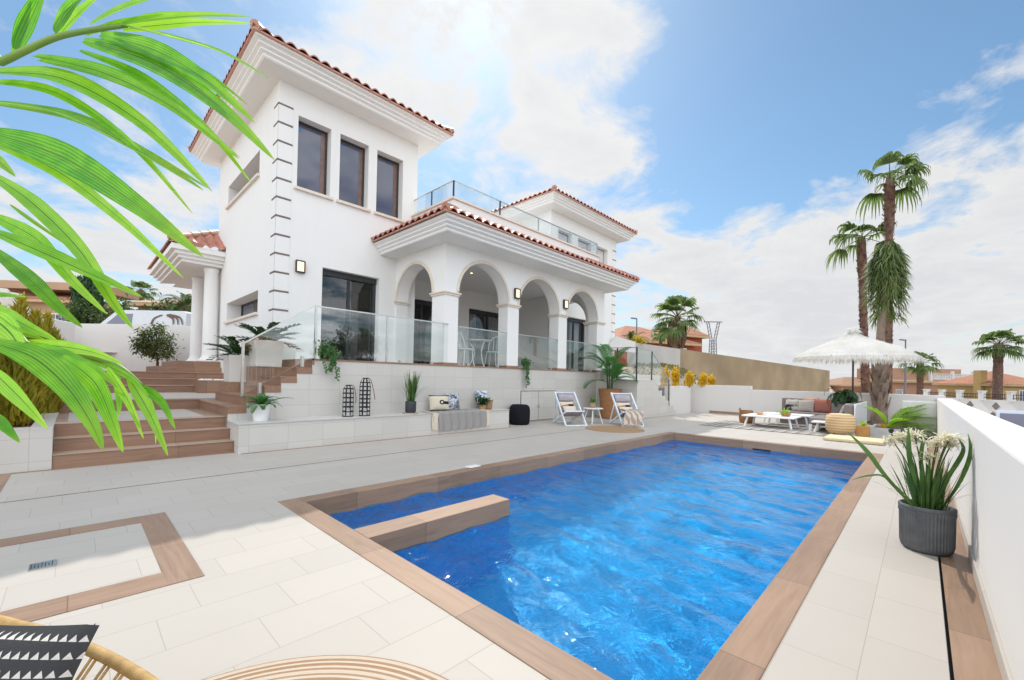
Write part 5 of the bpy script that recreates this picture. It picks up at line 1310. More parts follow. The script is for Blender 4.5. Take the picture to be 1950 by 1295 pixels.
# weeds on the slope
m = MB(); rwd = random.Random(77)
for i in range(2600):
    x, y = rwd.uniform(16.8, 27), rwd.uniform(5.2, 9.6); z = hz(x, y); s_ = rwd.uniform(.06, .22); 
    for k in range(2):
        o_ = V((rwd.gauss(0, .6), rwd.gauss(0, .6), 1)).normalized(); m.blade([(x, y, z - .02), V((x, y, z)) + o_ * s_ * .6, V((x, y, z)) + o_ * s_ + V((0, 0, -s_ * .2))], [s_ * .3, s_ * .35, .004], up=(rwd.gauss(0, 1), -1, .2))
tag(m.build('weeds', M['weed'], loc=(20, 7.5, 1.5)), 'dry grass and weeds on the slope below the tan wall', 'weeds', kind='stuff')

# ---------------------------------------------------------------- lounge corner
gy_ = flat('taupe_outdoor_fabric', (.235, .20, .195), .95, .1, .1, 12, bump=.2)
sf = thing('corner_sofa', 'low taupe corner sofa with white slatted frame under the thatched parasol', 'sofa', (14.2, 2, 0))
def soft(a, name, w=.03): m = MB(); m.box(*a); return bevel(m.build(name, gy_, sf, smooth=False), w, 3)
soft((14.22, 14.99, 1.72, 3.02, .17, .33), 'seat_cushion'); soft((12.35, 13.88, 1.28, 1.95, .17, .33), 'seat_cushion')
soft((15.0, 15.2, 1.1, 3.05, .17, .70), 'back_cushion'); soft((12.3, 13.88, 1.1, 1.27, .19, .68), 'back_cushion'); soft((13.9, 14.99, 1.1, 1.70, .17, .655), 'corner_block')
m = MB(); m.box(14.3, 14.95, 1.8, 2.95, .0, .165); m.build('base', gy_, sf)
m = MB()
for z in (.14, .66): m.box(12.28, 15.1, 1.055, 1.09, z, z + .035)
for i in range(20): x = 12.3 + i * 2.76 / 19; m.box(x - .035, x + .035, 1.06, 1.085, .175, .66)
m.build('slatted_side', M['whitepaint'], sf)
for x, y in ((12.32, 1.1), (12.32, 1.9), (14.25, 3.0), (15.15, 3.0), (15.15, 1.1)):
    m = MB(); m.box(x - .03, x + .03, y - .03, y + .03, 0, .17); m.build('leg', M['whitepaint'], sf)
cg = 'scatter cushions on the corner sofa'
put(pillow(.40, .38, .15), 'cushion', cloth('grey_black_band', (.50, .47, .43), (.03, .03, .032), 'stripe', 3.1, (.62, .57, .52)), (14.88, 2.74, .50), (-1, .1, .35), (0, 0, 1), 'shaggy grey cushion with a black band at the left of the sofa', 'cushion', cg)
put(pillow(.40, .36, .15), 'cushion', cloth('grey_cream_stripe', (.60, .54, .48), (.38, .34, .32), 'stripe', 20, None), (14.80, 2.40, .50), (-1, .1, .35), (0, 0, 1), 'cream and grey striped cushion in the middle of the sofa', 'cushion', cg)
put(pillow(.42, .40, .15), 'cushion', flat('coral_fabric', (.45, .18, .14), .9, .1, .08), (14.86, 2.02, .52), (-1, .0, .3), (0, 0, 1), 'plain deep coral cushion on the sofa', 'cushion', cg)
put(pillow(.40, .40, .12), 'cushion', flat('peach_fabric', (.60, .35, .27), .9, .1, .06), (14.93, 2.30, .55), (-1, .0, .3), (0, 0, 1), 'peach cushion tucked behind the coral and striped ones', 'cushion', cg)
put(pillow(.40, .40, .14), 'cushion', cloth('cream_with_dark_spots', (.72, .65, .57), (.05, .045, .04), 'blotch', 4.0), (13.3, 1.36, .50), (.1, 1, .4), (0, 0, 1), 'cream cushion with dark spots leaning on the slatted side of the sofa', 'cushion', cg)
def ctable(x0, x1, y0, y1, h, label):
    c = ((x0 + x1) / 2, (y0 + y1) / 2, 0); t = thing('coffee_table', label, 'coffee table', c, 'low white coffee tables')
    m = MB(); m.box(x0, x1, y0, y1, h - .035, h); bevel(m.build('tabletop', M['whitepaint'], t), .01, 3)
    for x, sx in ((x0 + .1, -1), (x1 - .1, 1)):
        for y, sy in ((y0 + .12, -1), (y1 - .12, 1)):
            m = MB(); m.bar((x, y, h - .03), (x + sx * .05, y + sy * .06, 0), .035, .035); m.build('leg', M['whitepaint'], t)
ctable(12.1, 13.0, 2.2, 3.36, .30, 'long low white coffee table nearest the pool, with a potted succulent'); ctable(13.25, 13.95, 2.05, 3.2, .31, 'low white coffee table behind, close to the sofa seat'); ctable(11.98, 12.5, 1.40, 1.84, .27, 'small low white coffee table partly behind the woven pouf')
t = thing('potted_plant', 'shallow terracotta bowl of green succulents on the coffee table', 'potted plant', (12.55, 2.46, .301)); pot(t, (12.55, 2.46, .301), [(.08, 0), (.11, .06), (.115, .08), (.1, .08), (.09, .06)], flat('terracotta_clay', (.45, .17, .09), .8))
m = MB(); leaf_cloud(m, (12.55, 2.46, .40), .10, .10, .045, 220, .055, R, 12, .2, .6); m.build('foliage', M['lime'], t)
t = thing('candle_bowl', 'pale wooden bowl with a candle on a tray on the coffee table', 'bowl', (12.45, 3.02, .301))
m = MB(); m.lathe((12.45, 3.0, .301), [(.13, 0), (.135, .008), (.13, .012)], 24); m.build('tray', flat('pale_wood_tray', (.55, .38, .24), .6), t)
m = MB(); m.lathe((12.45, 3.02, .314), [(.06, 0), (.075, .04), (.075, .065), (.06, .065), (.05, .03)], 20); m.build('bowl', flat('peach_wax', (.62, .40, .27), .6), t)
t = thing('basket', 'tall brown woven basket standing behind the coffee table', 'basket', (13.12, 3.52, 0)); pot(t, (13.12, 3.52, 0), [(.13, 0), (.17, .05), (.185, .2), (.17, .34), (.175, .36), (.16, .36), (.15, .1)], wk, 26, 'basket_body')
m = MB(); m.tube(spline([(13.12 - .16, 3.6, .35), (13.1 - .17, 3.62, .42), (13.12 - .1, 3.66, .42), (13.12 - .05, 3.68, .35)], 5), .011, 6); m.build('handle', wk, t)
wk3 = weave('straw_weave', (.46, .29, .15), (.68, .50, .30), 40, 34)
m = MB(); m.lathe((11.75, 1.27, .07), [(.02, 0), (.21, .0), (.255, .05), (.272, .16), (.272, .28), (.25, .38), (.18, .42), (.02, .43)], 36); tag(m.build('pouf', wk3, loc=(11.75, 1.27, .0), smooth=True), 'round straw coloured woven pouf in front of the sofa', 'pouf')
t = thing('floor_cushion', 'flat cream folded floor mat lying by the pool corner', 'floor mat', (10.95, .95, 0)); m = MB(); m.box(10.55, 11.33, .50, 1.42, .004, .065); bevel(m.build('mat', flat('cream_canvas', (.66, .55, .36), .9, .1), t), .02, 3)
m = MB(); m.box(11.35, 13.5, 1.35, 4.15, .004, .014); tag(m.build('patterned_rug', cloth('grey_zigzag', (.10, .095, .09), (.52, .48, .44), 'zig', 4.2), loc=(12.4, 2.75, 0)), 'grey and cream zigzag rug under the coffee tables', 'rug')
# parasol
uc = (14.30, 1.295, 0)
t = thing('parasol', 'large white shaggy thatch parasol shading the lounge corner', 'parasol', uc)
m = MB(); m.tube([(uc[0], uc[1], 0), (uc[0], uc[1], 2.45)], .022, 10); m.build('pole', flat('dark_brown_pole', (.09, .04, .03), .5), t)
m = MB(); m.lathe(uc, [(.26, 0), (.26, .05), (.05, .07)], 24); m.build('base', M['black'], t)
up_ = [(.02, 2.62), (.085, 2.615), (.125, 2.57), (.12, 2.49), (.17, 2.44), (.34, 2.345), (.62, 2.235), (.90, 2.11), (1.12, 1.99), (1.27, 1.88)]
raf = leafmat('white_raffia', (.76, .74, .70), (.88, .87, .85), .45, .85, 2.5, (.88, .86, .82), .1)
m = MB(); m.lathe(uc, up_, 48, cap=False); cn_ = m.build('canopy', raf, t, smooth=True)
m = MB(); ru = random.Random(17)
for i in range(5200):
    a = ru.uniform(0, 6.283); f = sqrt(ru.random()) if i % 3 else 1.0; k = min(int(f * 8.99), 8); q0, q1 = up_[k], up_[k + 1]; u = f * 9 - k if f < 1 else 1.0; u = min(u, 1)
    r_0, z0 = lerp(q0[0], q1[0], u), lerp(q0[1], q1[1], u); L_ = ru.uniform(.08, .17); o_ = V((cos(a), sin(a), 0)); sl = V((o_.x * (q1[0] - q0[0]), o_.y * (q1[0] - q0[0]), q1[1] - q0[1])).normalized()
    p = V(uc) + o_ * r_0 + V((0, 0, z0 + .006)); tq = V((-o_.y, o_.x, 0)) * ru.gauss(0, .25)
    e = (sl + tq + V((0, 0, ru.uniform(-.05, .10)))).normalized()
    if f > .93: pts = [p, p + e * L_ * .4, p + e * L_ * .6 - V((0, 0, L_ * .35)), p + e * L_ * .65 - V((0, 0, L_ * .75))]
    else: pts = [p, p + e * L_ * .5 + V((0, 0, .012)), p + e * L_]
    m.blade(pts, [.010] * (len(pts) - 1) + [.003], up=V((o_.x * .4, o_.y * .4, 1)))
m.build('thatch', raf, t)
m = MB()
for i in range(10):
    a = i * pi / 5; m.tube([V(uc) + V((.03 * cos(a), .03 * sin(a), 2.30)), V(uc) + V((1.24 * cos(a), 1.24 * sin(a), 1.875))], .012, 5)
m.build('ribs', M['bark'], t)
t = thing('potted_plant', 'dark leafy plant in a black bowl standing on the sofa corner block', 'potted plant', (14.12, 1.46, .656)); pot(t, (14.12, 1.46, .656), [(.06, 0), (.14, .03), (.22, .13), (.23, .18), (.21, .18), (.18, .14)], M['black'], 28, 'bowl')
m = MB(); rk = random.Random(41)
for i in range(56): feather(m, (14.12, 1.46, .83), i * 2.4, rk.uniform(-.1, 1.2), rk.uniform(.3, .62), rk, 16, .08, 2.2, .022)
m.build('foliage', M['dkgreen'], t)
# planter with the small palm, wood box, path light
t = thing('low_planter', 'low grey rendered planter with lime palm fronds beside the block wall', 'planter', (12.9, .55, 0))
m = MB(); m.box(12.2, 13.4, .30, .36, 0, .21); m.box(12.2, 13.4, .74, .80, 0, .21); m.box(12.2, 12.26, .36, .74, 0, .21); m.box(13.34, 13.4, .36, .74, 0, .21); m.build('planter_wall', flat('pale_grey_planter', (.52, .53, .54), .8, .2), t)
m = MB(); m.face((12.26, .36, .17), (13.34, .36, .17), (13.34, .74, .17), (12.26, .74, .17)); m.build('soil', M['redsoil'], t)
t = thing('potted_plant', 'square orange wooden box with small yellow green plants', 'potted plant', (11.93, .90, 0))
m = MB(); m.box(11.82, 12.04, .79, 1.01, 0, .255); bevel(m.build('wood_box', woodtile('orange_pine_box', 'x', .12, .1, (.52, .27, .09)), t), .004)
m = MB()
for i in range(40):
    a = i * 2.4; e = R.uniform(.3, 1.3); d = V((cos(a) * cos(e), sin(a) * cos(e), sin(e))); p = V((11.93, .9, .25)); l = R.uniform(.07, .14); m.blade([p, p + d * l * .5, p + d * l], [.02, .03, .003], up=(0, 0, 1), fold=.2)
m.build('foliage', M['lime'], t)
m = MB()
for c in ((12.5, .52), (12.62, .6), (12.75, .5)):
    for i in range(26):
        a = i * 2.4; e = R.uniform(.2, 1.3); d = V((cos(a) * cos(e), sin(a) * cos(e), sin(e))); p = V((c[0], c[1], .18)); l = R.uniform(.08, .15); m.blade([p, p + d * l * .5, p + d * l], [.015, .024, .003], up=(0, 0, 1))
tag(m.build('yellow_succulent', M['yellow'], loc=(12.62, .55, .18)), 'low yellow succulents growing in the low grey planter by the block wall', 'succulents')
t = thing('path_light', 'short dark bollard light standing on the walkway end', 'bollard light', (11.55, .43, 0)); m = MB(); m.lathe((11.55, .43, 0), [(.045, 0), (.045, .012), (.028, .014), (.028, .2)], 14); m.build('post', M['black'], t); m = MB(); m.lathe((11.55, .43, .2), [(.042, 0), (.042, .05), (.03, .06)], 14); m.build('head', M['black'], t)
t = thing('leaning_palm', 'palm with a thick stubbed base and long hanging fronds behind the parasol', 'palm tree', (16.02, .84, 0))
m = MB(); pts = spline([(16.0, .86, 0), (16.0, .84, .9), (16.02, .86, 1.7), (16.05, .82, 3.2), (16.1, .72, 5.0)], 8); k = len(pts) - 1
m.tube(pts, [(.19 if i / k < .12 else lerp(.18, .15, i / k * 2.0)) if i / k < .48 else lerp(.115, .09, i / k) for i in range(k + 1)], 14)
for i in range(26):
    f = ry_.uniform(.1, .46); q = pts[int(f * k)]; a = ry_.uniform(0, 6.28); o_ = V((cos(a), sin(a), 0)); m.blade([q + o_ * .14, q + o_ * .21 + V((0, 0, .2)), q + o_ * .26 + V((0, 0, .42))], [.16, .12, .06], up=o_)
m.build('trunk', M['greytrunk'], t)
m = MB(); rl = random.Random(23)
for i in range(34):
    a = i * 2.4 + rl.uniform(-.3, .3); o_ = V((cos(a), sin(a), 0)); w_ = rl.uniform(.16, .40); L_ = rl.uniform(.6, 1.75); c_ = V((16.1, .72, 5.0 - .3 * rl.random()))
    q = spline([c_, c_ + o_ * w_ * .45 + V((0, 0, rl.uniform(.1, .42))), c_ + o_ * w_ * .9 + V((0, 0, -.05)), c_ + o_ * w_ * 1.05 + V((0, 0, -L_ * .5)), c_ + o_ * w_ * 1.0 + V((0, 0, -L_))], 6)
    m.tube(q, [lerp(.016, .004, j / (len(q) - 1)) for j in range(len(q))], 4, cap=False)
    for j in range(5, len(q)):
        for k in range(4):
            d_ = V((o_.x * .4 + rl.gauss(0, .32), o_.y * .5 + rl.gauss(0, .32), -1)).normalized(); l = rl.uniform(.25, .5); p_ = q[j - 1].lerp(q[j], rl.random())
            m.blade([p_, p_ + d_ * l * .5 + o_ * .03, p_ + d_ * l], [.018, .03, .003], up=o_)
m.build('crown', M['fanlight'], t)
m = MB()
for a, e, l in ((-1.0, .80, 1.15), (-1.2, .55, 1.2), (-1.1, .32, 1.15), (-.9, .62, 1.0), (-1.3, .16, 1.0), (-1.5, .9, .7), (2.0, 1.2, .6), (-1.7, .4, .8), (-1.05, 1.0, .95), (-2.2, .8, .5)): feather(m, (12.33, .52, .22), a, e, l, rl, 30, .24, .8, .026, .8, .3)
tag(m.build('palm_shoot', M['lime'], loc=(12.33, .52, .22)), 'bright lime green young palm fronds fanning over the grey block wall', 'palm')
# pot with flowers by the right wall
fp = (4.102, -0.034, 0.000)
t = thing('potted_plant', 'ribbed grey pot of strap leaves and cream flowers beside the right wall', 'potted plant', fp)
g = G('grey_ribbed_pot'); g.fin(g.ramp(g.noise(g.obj(), 14, 4), [(.3, (.11, .112, .116)), (.7, (.16, .162, .166))]), .65, .3)
pot(t, fp, [(.112, 0), (.126, .015), (.135, .05), (.138, .255), (.142, .257), (.142, .277), (.138, .28), (.142, .287), (.142, .303), (.135, .31), (.126, .305), (.12, .26)], g.m, 96, rib=.035)
m = MB(); m.lathe((fp[0], fp[1], .265), [(.122, 0), (.01, .01)], 24, cap=False); m.build('soil', M['soil'], t)
m = MB(); rq = random.Random(15); b0 = V((fp[0], fp[1], .27))
reeds(m, b0, 60, .40, rq, .095, .019, (.02, .5), 1.6); reeds(m, b0, 26, .36, rq, .09, .005, (.4, 1.0), 4.0)
for pts, w_ in (([(3.93, .08, .27), (3.88, .17, .50), (3.80, .26, .66), (3.70, .36, .80)], .034), ([(4.05, -.05, .27), (4.10, -.13, .50), (4.09, -.20, .70), (4.02, -.17, .80)], .03), ([(4.03, -.06, .27), (4.08, -.18, .48), (4.12, -.235, .68), (4.12, -.225, .82)], .028), ([(3.92, .05, .28), (3.8, .16, .5), (3.72, .24, .52), (3.62, .33, .49)], .012), ([(3.98, .02, .28), (3.94, .05, .6), (3.93, .06, .86)], .034), ([(4.0, 0, .28), (4.06, -.0, .6), (4.14, -.03, .85)], .026)):
    pts = [b0 + (V(pts[0]) - V((3.985, .015, .27))) * .8] + list(pts[1:]); q = spline(pts, 6); k = len(q) - 1; m.blade(q, [w_ * min(1, .5 + i / k) * (1 if i / k < .7 else (1 - i / k) / .3 + .03) for i in range(k + 1)], up=(-.7, -.5, .3), fold=.25)
m.build('leaves', M['grassy'], t)
m = MB(); ms = MB()
for c in ((3.99, .10, .77), (4.02, .03, .79), (4.06, .07, .75), (4.05, -.08, .75), (4.09, -.13, .77), (4.13, -.09, .73), (4.08, -.03, .64), (4.02, -.14, .79), (4.00, .14, .74), (4.12, -.15, .74)):
    c = V(c); c0 = c.copy(); ms.tube(spline([b0 + V(((c.x - fp[0]) * .3, (c.y - fp[1]) * .3, 0)), (c + b0) / 2 + V((0, 0, .04)), c], 5), .004, 5)
    for i in range(110):
        c = V(c0) + V((rq.gauss(0, .022), rq.gauss(0, .022), rq.gauss(0, .012))); o_ = V((rq.gauss(0, 1), rq.gauss(0, 1), rq.gauss(.35, .6))).normalized(); l = rq.uniform(.03, .05); m.blade([c, c + o_ * l * .6, c + o_ * l - V((0, 0, .004))], [.004, .010, .003], up=V((rq.gauss(0, .4), rq.gauss(0, .4), 1)))
ms.build('stems', M['grassy'], t); m.build('flowers', M['flower'], t)

# bistro set on the terrace
def bistro_chair(c, rz, label):
    t = thing('bistro_chair', label, 'chair', c, 'white wire bistro chairs on the terrace'); x, y, z = c
    m = MB(); m.lathe((x, y, z + .44), [(.20, 0), (.205, .012), (.2, .024)], 24); m.build('seat', M['whitepaint'], t)
    for a in (.6, 2.54): m = MB(); m.tube(spline([(x + .17 * cos(a), y - .17 * sin(a), z + .44), (x + .2 * cos(a), y - .2 * sin(a), z + .2), (x + .25 * cos(a), y - .25 * sin(a), z)], 4), .011, 6); m.build('leg', M['whitepaint'], t)
    for a in (.6, 2.54): m = MB(); m.tube([(x + .17 * cos(a), y + .17 * sin(a), z + .44), (x + .24 * cos(a), y + .26 * sin(a), z)], .011, 6); m.build('leg', M['whitepaint'], t)
    m = MB(); m.tube(spline([(x - .2, y + .1, z + .44), (x - .23, y + .17, z + .68), (x - .14, y + .22, z + .86), (x, y + .24, z + .90), (x + .14, y + .22, z + .86), (x + .23, y + .17, z + .68), (x + .2, y + .1, z + .44)], 6), .012, 6)
    for k in (-.09, 0, .09): m.tube([(x + k, y + .17, z + .45), (x + k * 1.2, y + .23, z + .87)], .007, 5)
    m.build('backrest', M['whitepaint'], t); place(t, rz)
bistro_chair((6.95, 8.35, TZ), 1.2, 'white wire bistro chair on the left of the terrace table'); bistro_chair((8.05, 8.55, TZ), -1.3, 'white wire bistro chair on the right of the terrace table')
t = thing('bistro_table', 'small white metal bistro table behind the first arch railing', 'table', (7.5, 8.5, TZ))
m = MB(); m.lathe((7.5, 8.5, TZ + .71), [(.33, 0), (.34, .012), (.33, .024)], 32); m.build('tabletop', M['whitepaint'], t)
for k in range(3): a = k * 2.09 + .3; m = MB(); m.tube(spline([(7.5 + .28 * cos(a), 8.5 + .28 * sin(a), TZ + .71), (7.5 + .12 * cos(a), 8.5 + .12 * sin(a), TZ + .4), (7.5 + .28 * cos(a), 8.5 + .28 * sin(a), TZ)], 5), .012, 6); m.build('leg', M['whitepaint'], t)

# ---------------------------------------------------------------- beyond the garden
FACE = atan2(-cos(.7691), sin(.7691))
def house(name, label, c, rz, w, d, zw, rh, wm, rm, wins=(), over=.5, flatroof=False, extra=None):
    t = thing(name, label, 'house', c); x, y, z = c
    m = MB(); m.box(x - w / 2, x + w / 2, y, y + d, z - 1.5, z + zw, 'b'); m.build('wall', wm, t)
    m = MB(); o = over; x0, x1, y0, y1, e = x - w / 2 - o, x + w / 2 + o, y - o, y + d + o, z + zw
    if flatroof:
        m.box(x0, x1, y0, y1, e, e + rh)
    else:
        h = min(x1 - x0, y1 - y0) / 2; 
        if w > d: A, B = (x0 + h, y + d / 2, e + rh), (x1 - h, y + d / 2, e + rh)
        else: A, B = (x, y0 + h, e + rh), (x, y1 - h, e + rh)
        C_ = [(x0, y0, e), (x1, y0, e), (x1, y1, e), (x0, y1, e)]
        if w > d: m.face(C_[0], C_[1], B, A); m.face(C_[1], C_[2], B); m.face(C_[2], C_[3], A, B); m.face(C_[3], C_[0], A)
        else: m.face(C_[0], C_[1], A); m.face(C_[1], C_[2], B, A); m.face(C_[2], C_[3], B); m.face(C_[3], C_[0], A, B)
    m.build('roof', rm, t)
    if not flatroof:
        m = MB(); m.box(x0 + .02, x1 - .02, y0 + .02, y1 - .02, e - .22, e - .004); m.build('eave', flat('ochre_eave', (.50, .34, .20), .9, .1), t)
    for s, zz, ww, hh in wins:
        m = MB(); m.box(x + s - ww / 2 - .1, x + s + ww / 2 + .1, y - .06, y - .001, z + zz - .1, z + zz + hh + .1); f = m.build('window', M['stucco2'], t)
        m = MB(); m.box(x + s - ww / 2, x + s + ww / 2, y - .08, y - .062, z + zz, z + zz + hh); m.build('pane', M['tint'], f)
        m = MB()
        for k in range(5): q = x + s - ww / 2 + ww * (k + .5) / 5; m.box(q - .02, q + .02, y - .13, y - .10, z + zz, z + zz + hh)
        m.build('grille', M['whitepaint'], f)
    place(t, rz); return t
red = flat('brick_red_render', (.30, .085, .05), .9, .1, .1, .4); pink = flat('dusty_pink_render', (.42, .24, .16), .9, .1, .1, .4); ochre = flat('ochre_render', (.50, .33, .14), .9, .1, .08, .4); tan_ = flat('beige_render', (.44, .29, .19), .9, .1, .1, .4)
def tr_tile(name, a, b):
    g = G(name); w_ = g.n('ShaderNodeTexWave', wave_type='BANDS', bands_direction='X'); g.set(w_.inputs['Vector'], g.obj()); w_.inputs['Scale'].default_value = 1.3; w_.inputs['Distortion'].default_value = .6
    f = g.math('ADD', g.math('MULTIPLY', w_.outputs['Fac'], .4), g.math('MULTIPLY', g.noise(g.obj(), 2.2, 5, .7), .6)); return g.fin(g.ramp(f, [(.3, a), (.7, b)]), .8, .2)
rt1 = tr_tile('far_terracotta_tiles', (.30, .12, .075), (.46, .24, .15)); rt2 = tr_tile('far_brown_tiles', (.26, .15, .10), (.40, .25, .17))
hr = (34.471, 16.148, 2.751)
house('red_house', 'brick red house with hipped tile roof on the slope beyond the tan wall', (hr[0], hr[1], 2.2), FACE + .42, 8.2, 6.5, 2.35, 1.6, red, rt1, ((2.9, .6, .5, 1.2), (-1.5, .9, .9, .9)))
h2 = (39.061, 15.001, 2.930)
t = house('red_house_wing', 'taller gabled wing of the brick red house behind the big fan palm', (h2[0], h2[1], 2.2), FACE + .42, 2.4, 5, 3.2, 1.1, red, rt1)
hA = (-2.526, 50.061, 5.293)
t = house('beige_house', 'beige house with arched porch and white balustrade on the street behind the left wall', (hA[0], hA[1], 2.6), FACE + .1, 7.5, 6, 3.9, 1.0, tan_, rt1, ((1.9, 1.1, 1.9, 1.7), (-1.6, 1.1, 1.5, 1.7)), .55)
b = BASE[t.name]; m = MB()
for k in range(22): x = b.x - 3.4 + k * .31; m.lathe((x, b.y - 1.0, b.z + .55), [(.05, 0), (.09, .2), (.05, .42), (.07, .65)], 8)
m.box(b.x - 3.6, b.x + 3.5, b.y - 1.15, b.y - .85, b.z + .42, b.z + .55); m.box(b.x - 3.6, b.x + 3.5, b.y - 1.12, b.y - .88, b.z + 1.2, b.z + 1.3); m.build('balustrade', M['stucco2'], t)
m = MB(); m.box(b.x - 4.2, b.x + 4.2, b.y + .8, b.y + 5, b.z + 4.9, b.z + 5.5); m.build('upper_terrace', tan_, t)
hB = (4.470, 34.204, 4.730)
house('beige_house', 'small beige house with a barred window behind the parked van', (hB[0], hB[1], 2.4), FACE + .12, 4.4, 5, 3.0, .9, tan_, tr_tile('pale_far_tiles', (.36, .24, .17), (.55, .42, .32)), ((-.35, .9, 1.15, 1.25),), .5)
hp = (88.218, -1.999, 1.323)
t = house('pink_house', 'dusty pink house with a white roof terrace balustrade across the street', (hp[0], hp[1], -1.0), FACE, 14.2, 7, 2.9, 1.0, pink, rt2, ((-6.0, .9, .8, .7),), .5)
b = BASE[t.name]; m = MB(); m.box(b.x - 6.5, b.x + 5.2, b.y + 2, b.y + 7, b.z + 2.6, b.z + 4.9); m.build('upper_storey', pink, t)
m = MB()
for k in range(27): m.lathe((b.x - 1.5 + k * .23, b.y - .2, b.z + 3.4), [(.05, 0), (.08, .3), (.05, .62)], 6)
for s in (-1.6, 1.6, 4.6): m.box(b.x + s - .14, b.x + s + .14, b.y - .35, b.y - .05, b.z + 2.8, b.z + 4.5)
m.box(b.x - 1.6, b.x + 4.6, b.y - .3, b.y - .1, b.z + 3.25, b.z + 3.4); m.box(b.x - 1.6, b.x + 4.6, b.y - .3, b.y - .1, b.z + 4.02, b.z + 4.12); m.build('balustrade', M['stucco2'], t)
hp2 = (86.219, 5.818, 0.287)
house('pink_house', 'low dusty pink house seen between the parasol pole and the palm trunks', (hp2[0], hp2[1], -1.0), FACE + .05, 9, 7, 2.2, 1.3, pink, rt2, ((1.8, .6, .9, .8),), .5)
hy_ = (71.613, -7.849, 1.169)
t = house('yellow_house', 'ochre yellow house with tiled roof at the right edge across the street', (hy_[0], hy_[1], -1.0), FACE - .05, 6.4, 6, 2.6, 1.5, ochre, rt1, ((.6, .6, 1.6, 1.3),), .4)
b = BASE[t.name]; m = MB(); m.box(b.x - 3.6, b.x - 2.9, b.y + .6, b.y + 1.4, b.z, b.z + 4.1); m.build('chimney', ochre, t)
# boundary wall with diamonds across the street
t = thing('street_wall', 'white street wall with dark diamond tiles and short pillars', 'wall', (53.098, -3.098, -0.270))
a, b = V((56.402, 0.678, -0.585)), V((47.031, -6.894, 0.127)); a.z = b.z = 0; d = (b - a); L_ = d.length; d.normalize(); n = V((d.y, -d.x, 0))
m = MB(); m.extr([(a.x, a.y, -1.1), (b.x, b.y, -1.1), (b.x, b.y, .22), (a.x, a.y, .22)], -n * .25); m.build('wall_face', M['stucco2'], t)
for s in (.14, .27, .405, .56, .74, .95):
    p = a + d * L_ * s; m = MB(); m.obox((p.x, p.y, .5), d, n, (0, 0, 1), .16, .16, .36); m.obox((p.x, p.y, .89), d, n, (0, 0, 1), .2, .2, .04); m.build('pillar', M['stucco2'], t)
for s0, s1 in ((.14, .27), (.27, .405), (.405, .56), (.56, .74), (.74, .95)):
    m = MB(); p, q = a + d * L_ * s0, a + d * L_ * s1; m.bar((p.x, p.y, .38), (q.x, q.y, .38), .04); m.bar((p.x, p.y, .66), (q.x, q.y, .66), .04)
    for k in range(1, 14): c = p.lerp(q, k / 14); m.bar((c.x, c.y, .3), (c.x, c.y, .7), .025)
    m.build('railing', M['black'], t)
for s in (.335, .48, .65, .85):
    c = a + d * L_ * s + n * .01; c.z = -.28; m = MB(); m.extr([c + d * .3, c + V((0, 0, .33)), c - d * .3, c - V((0, 0, .33))], n * .012); m.build('diamond_tile', M['quoin'], t)
m = MB(); m.face((13, -60, -1.062), (140, -60, -1.062), (140, -1.0, -1.062), (13, -1.0, -1.062)); struct(m.build('street', M['asphalt']))
m = MB(); m.extr([a + n * .05 + V((0, 0, -1.06)), b + n * .05 + V((0, 0, -1.06)), b + n * 2.2 + V((0, 0, -1.06)), a + n * 2.2 + V((0, 0, -1.06))], (0, 0, .14)); struct(m.build('pavement', M['stucco2']))

# vehicles
def vehicle(t, prof, half, paint, glassy, wheels, side_win, roofz):
    b = BASE[t.name]
    m = MB(); n = len(prof); ring = []
    for s, k in ((-1, 1.0), (-.92, 1.0), (.92, 1.0), (1, 1.0)):
        q = []
        for x, z in prof:
            inset = (half * .16 * max(0, (z - .85) / (roofz - .85))) if z > .85 else 0
            q.append(m.p(b.x + x, b.y + s * half - (inset if s > 0 else -inset) * (1 if abs(s) > .5 else 0), b.z + z - (.03 if abs(s) == 1 else 0)))
        ring.append(q)
    for A, B in zip(ring, ring[1:]):
        for i in range(n): m.f.append([A[i], A[(i + 1) % n], B[(i + 1) % n], B[i]])
    m.f.append(ring[0]); m.f.append(ring[-1][::-1])
    autosmooth(m.build('body', paint, t), 35)
    for s in (-1, 1):
        for poly in side_win:
            m = MB(); q = []
            for x, z in poly: ins = half * .16 * max(0, (z - .85) / (roofz - .85)); q.append((b.x + x, b.y + s * (half - ins + .006), b.z + z))
            m.extr(q, (0, -s * .02, 0)); m.build('window', M['tint'], t)
    for (xa, za), (xb, zb) in glassy:
        w_ = half * .78; m = MB(); m.extr([(b.x + xa, b.y - half * .86, b.z + za), (b.x + xa, b.y + half * .86, b.z + za), (b.x + xb, b.y + w_, b.z + zb), (b.x + xb, b.y - w_, b.z + zb)], (-.01 if xa < xb else .01, 0, .012)); m.build('windscreen', M['tint'], t)
    for x in wheels:
        for s in (-1, 1):
            ax = Matrix.Rotation(pi / 2, 3, 'X'); m = MB(); m.lathe((b.x + x, b.y + s * (half - .1), b.z + .32), [(.2, -.1), (.32, -.1), (.33, 0), (.32, .1), (.2, .1)], 24, ax=ax); wh = m.build('wheel', flat('tyre_rubber', (.02, .02, .02), .9), t)
            m = MB(); m.lathe((b.x + x, b.y + s * (half - .1), b.z + .32), [(.02, -.07), (.2, -.09), (.2, .09), (.02, .07)], 18, ax=ax); m.build('rim', M['steel'], wh)
paint_w = flat('white_car_paint', (.55, .56, .58), .25, .6, .02); paint_s = flat('silver_car_paint', (.55, .58, .62), .25, .6, .03, 5, .3)
vc = (2.393, 26.573, 2.534); t = thing('delivery_van', 'white delivery van parked on the street behind the white wall', 'van', (vc[0], vc[1], 1.98))
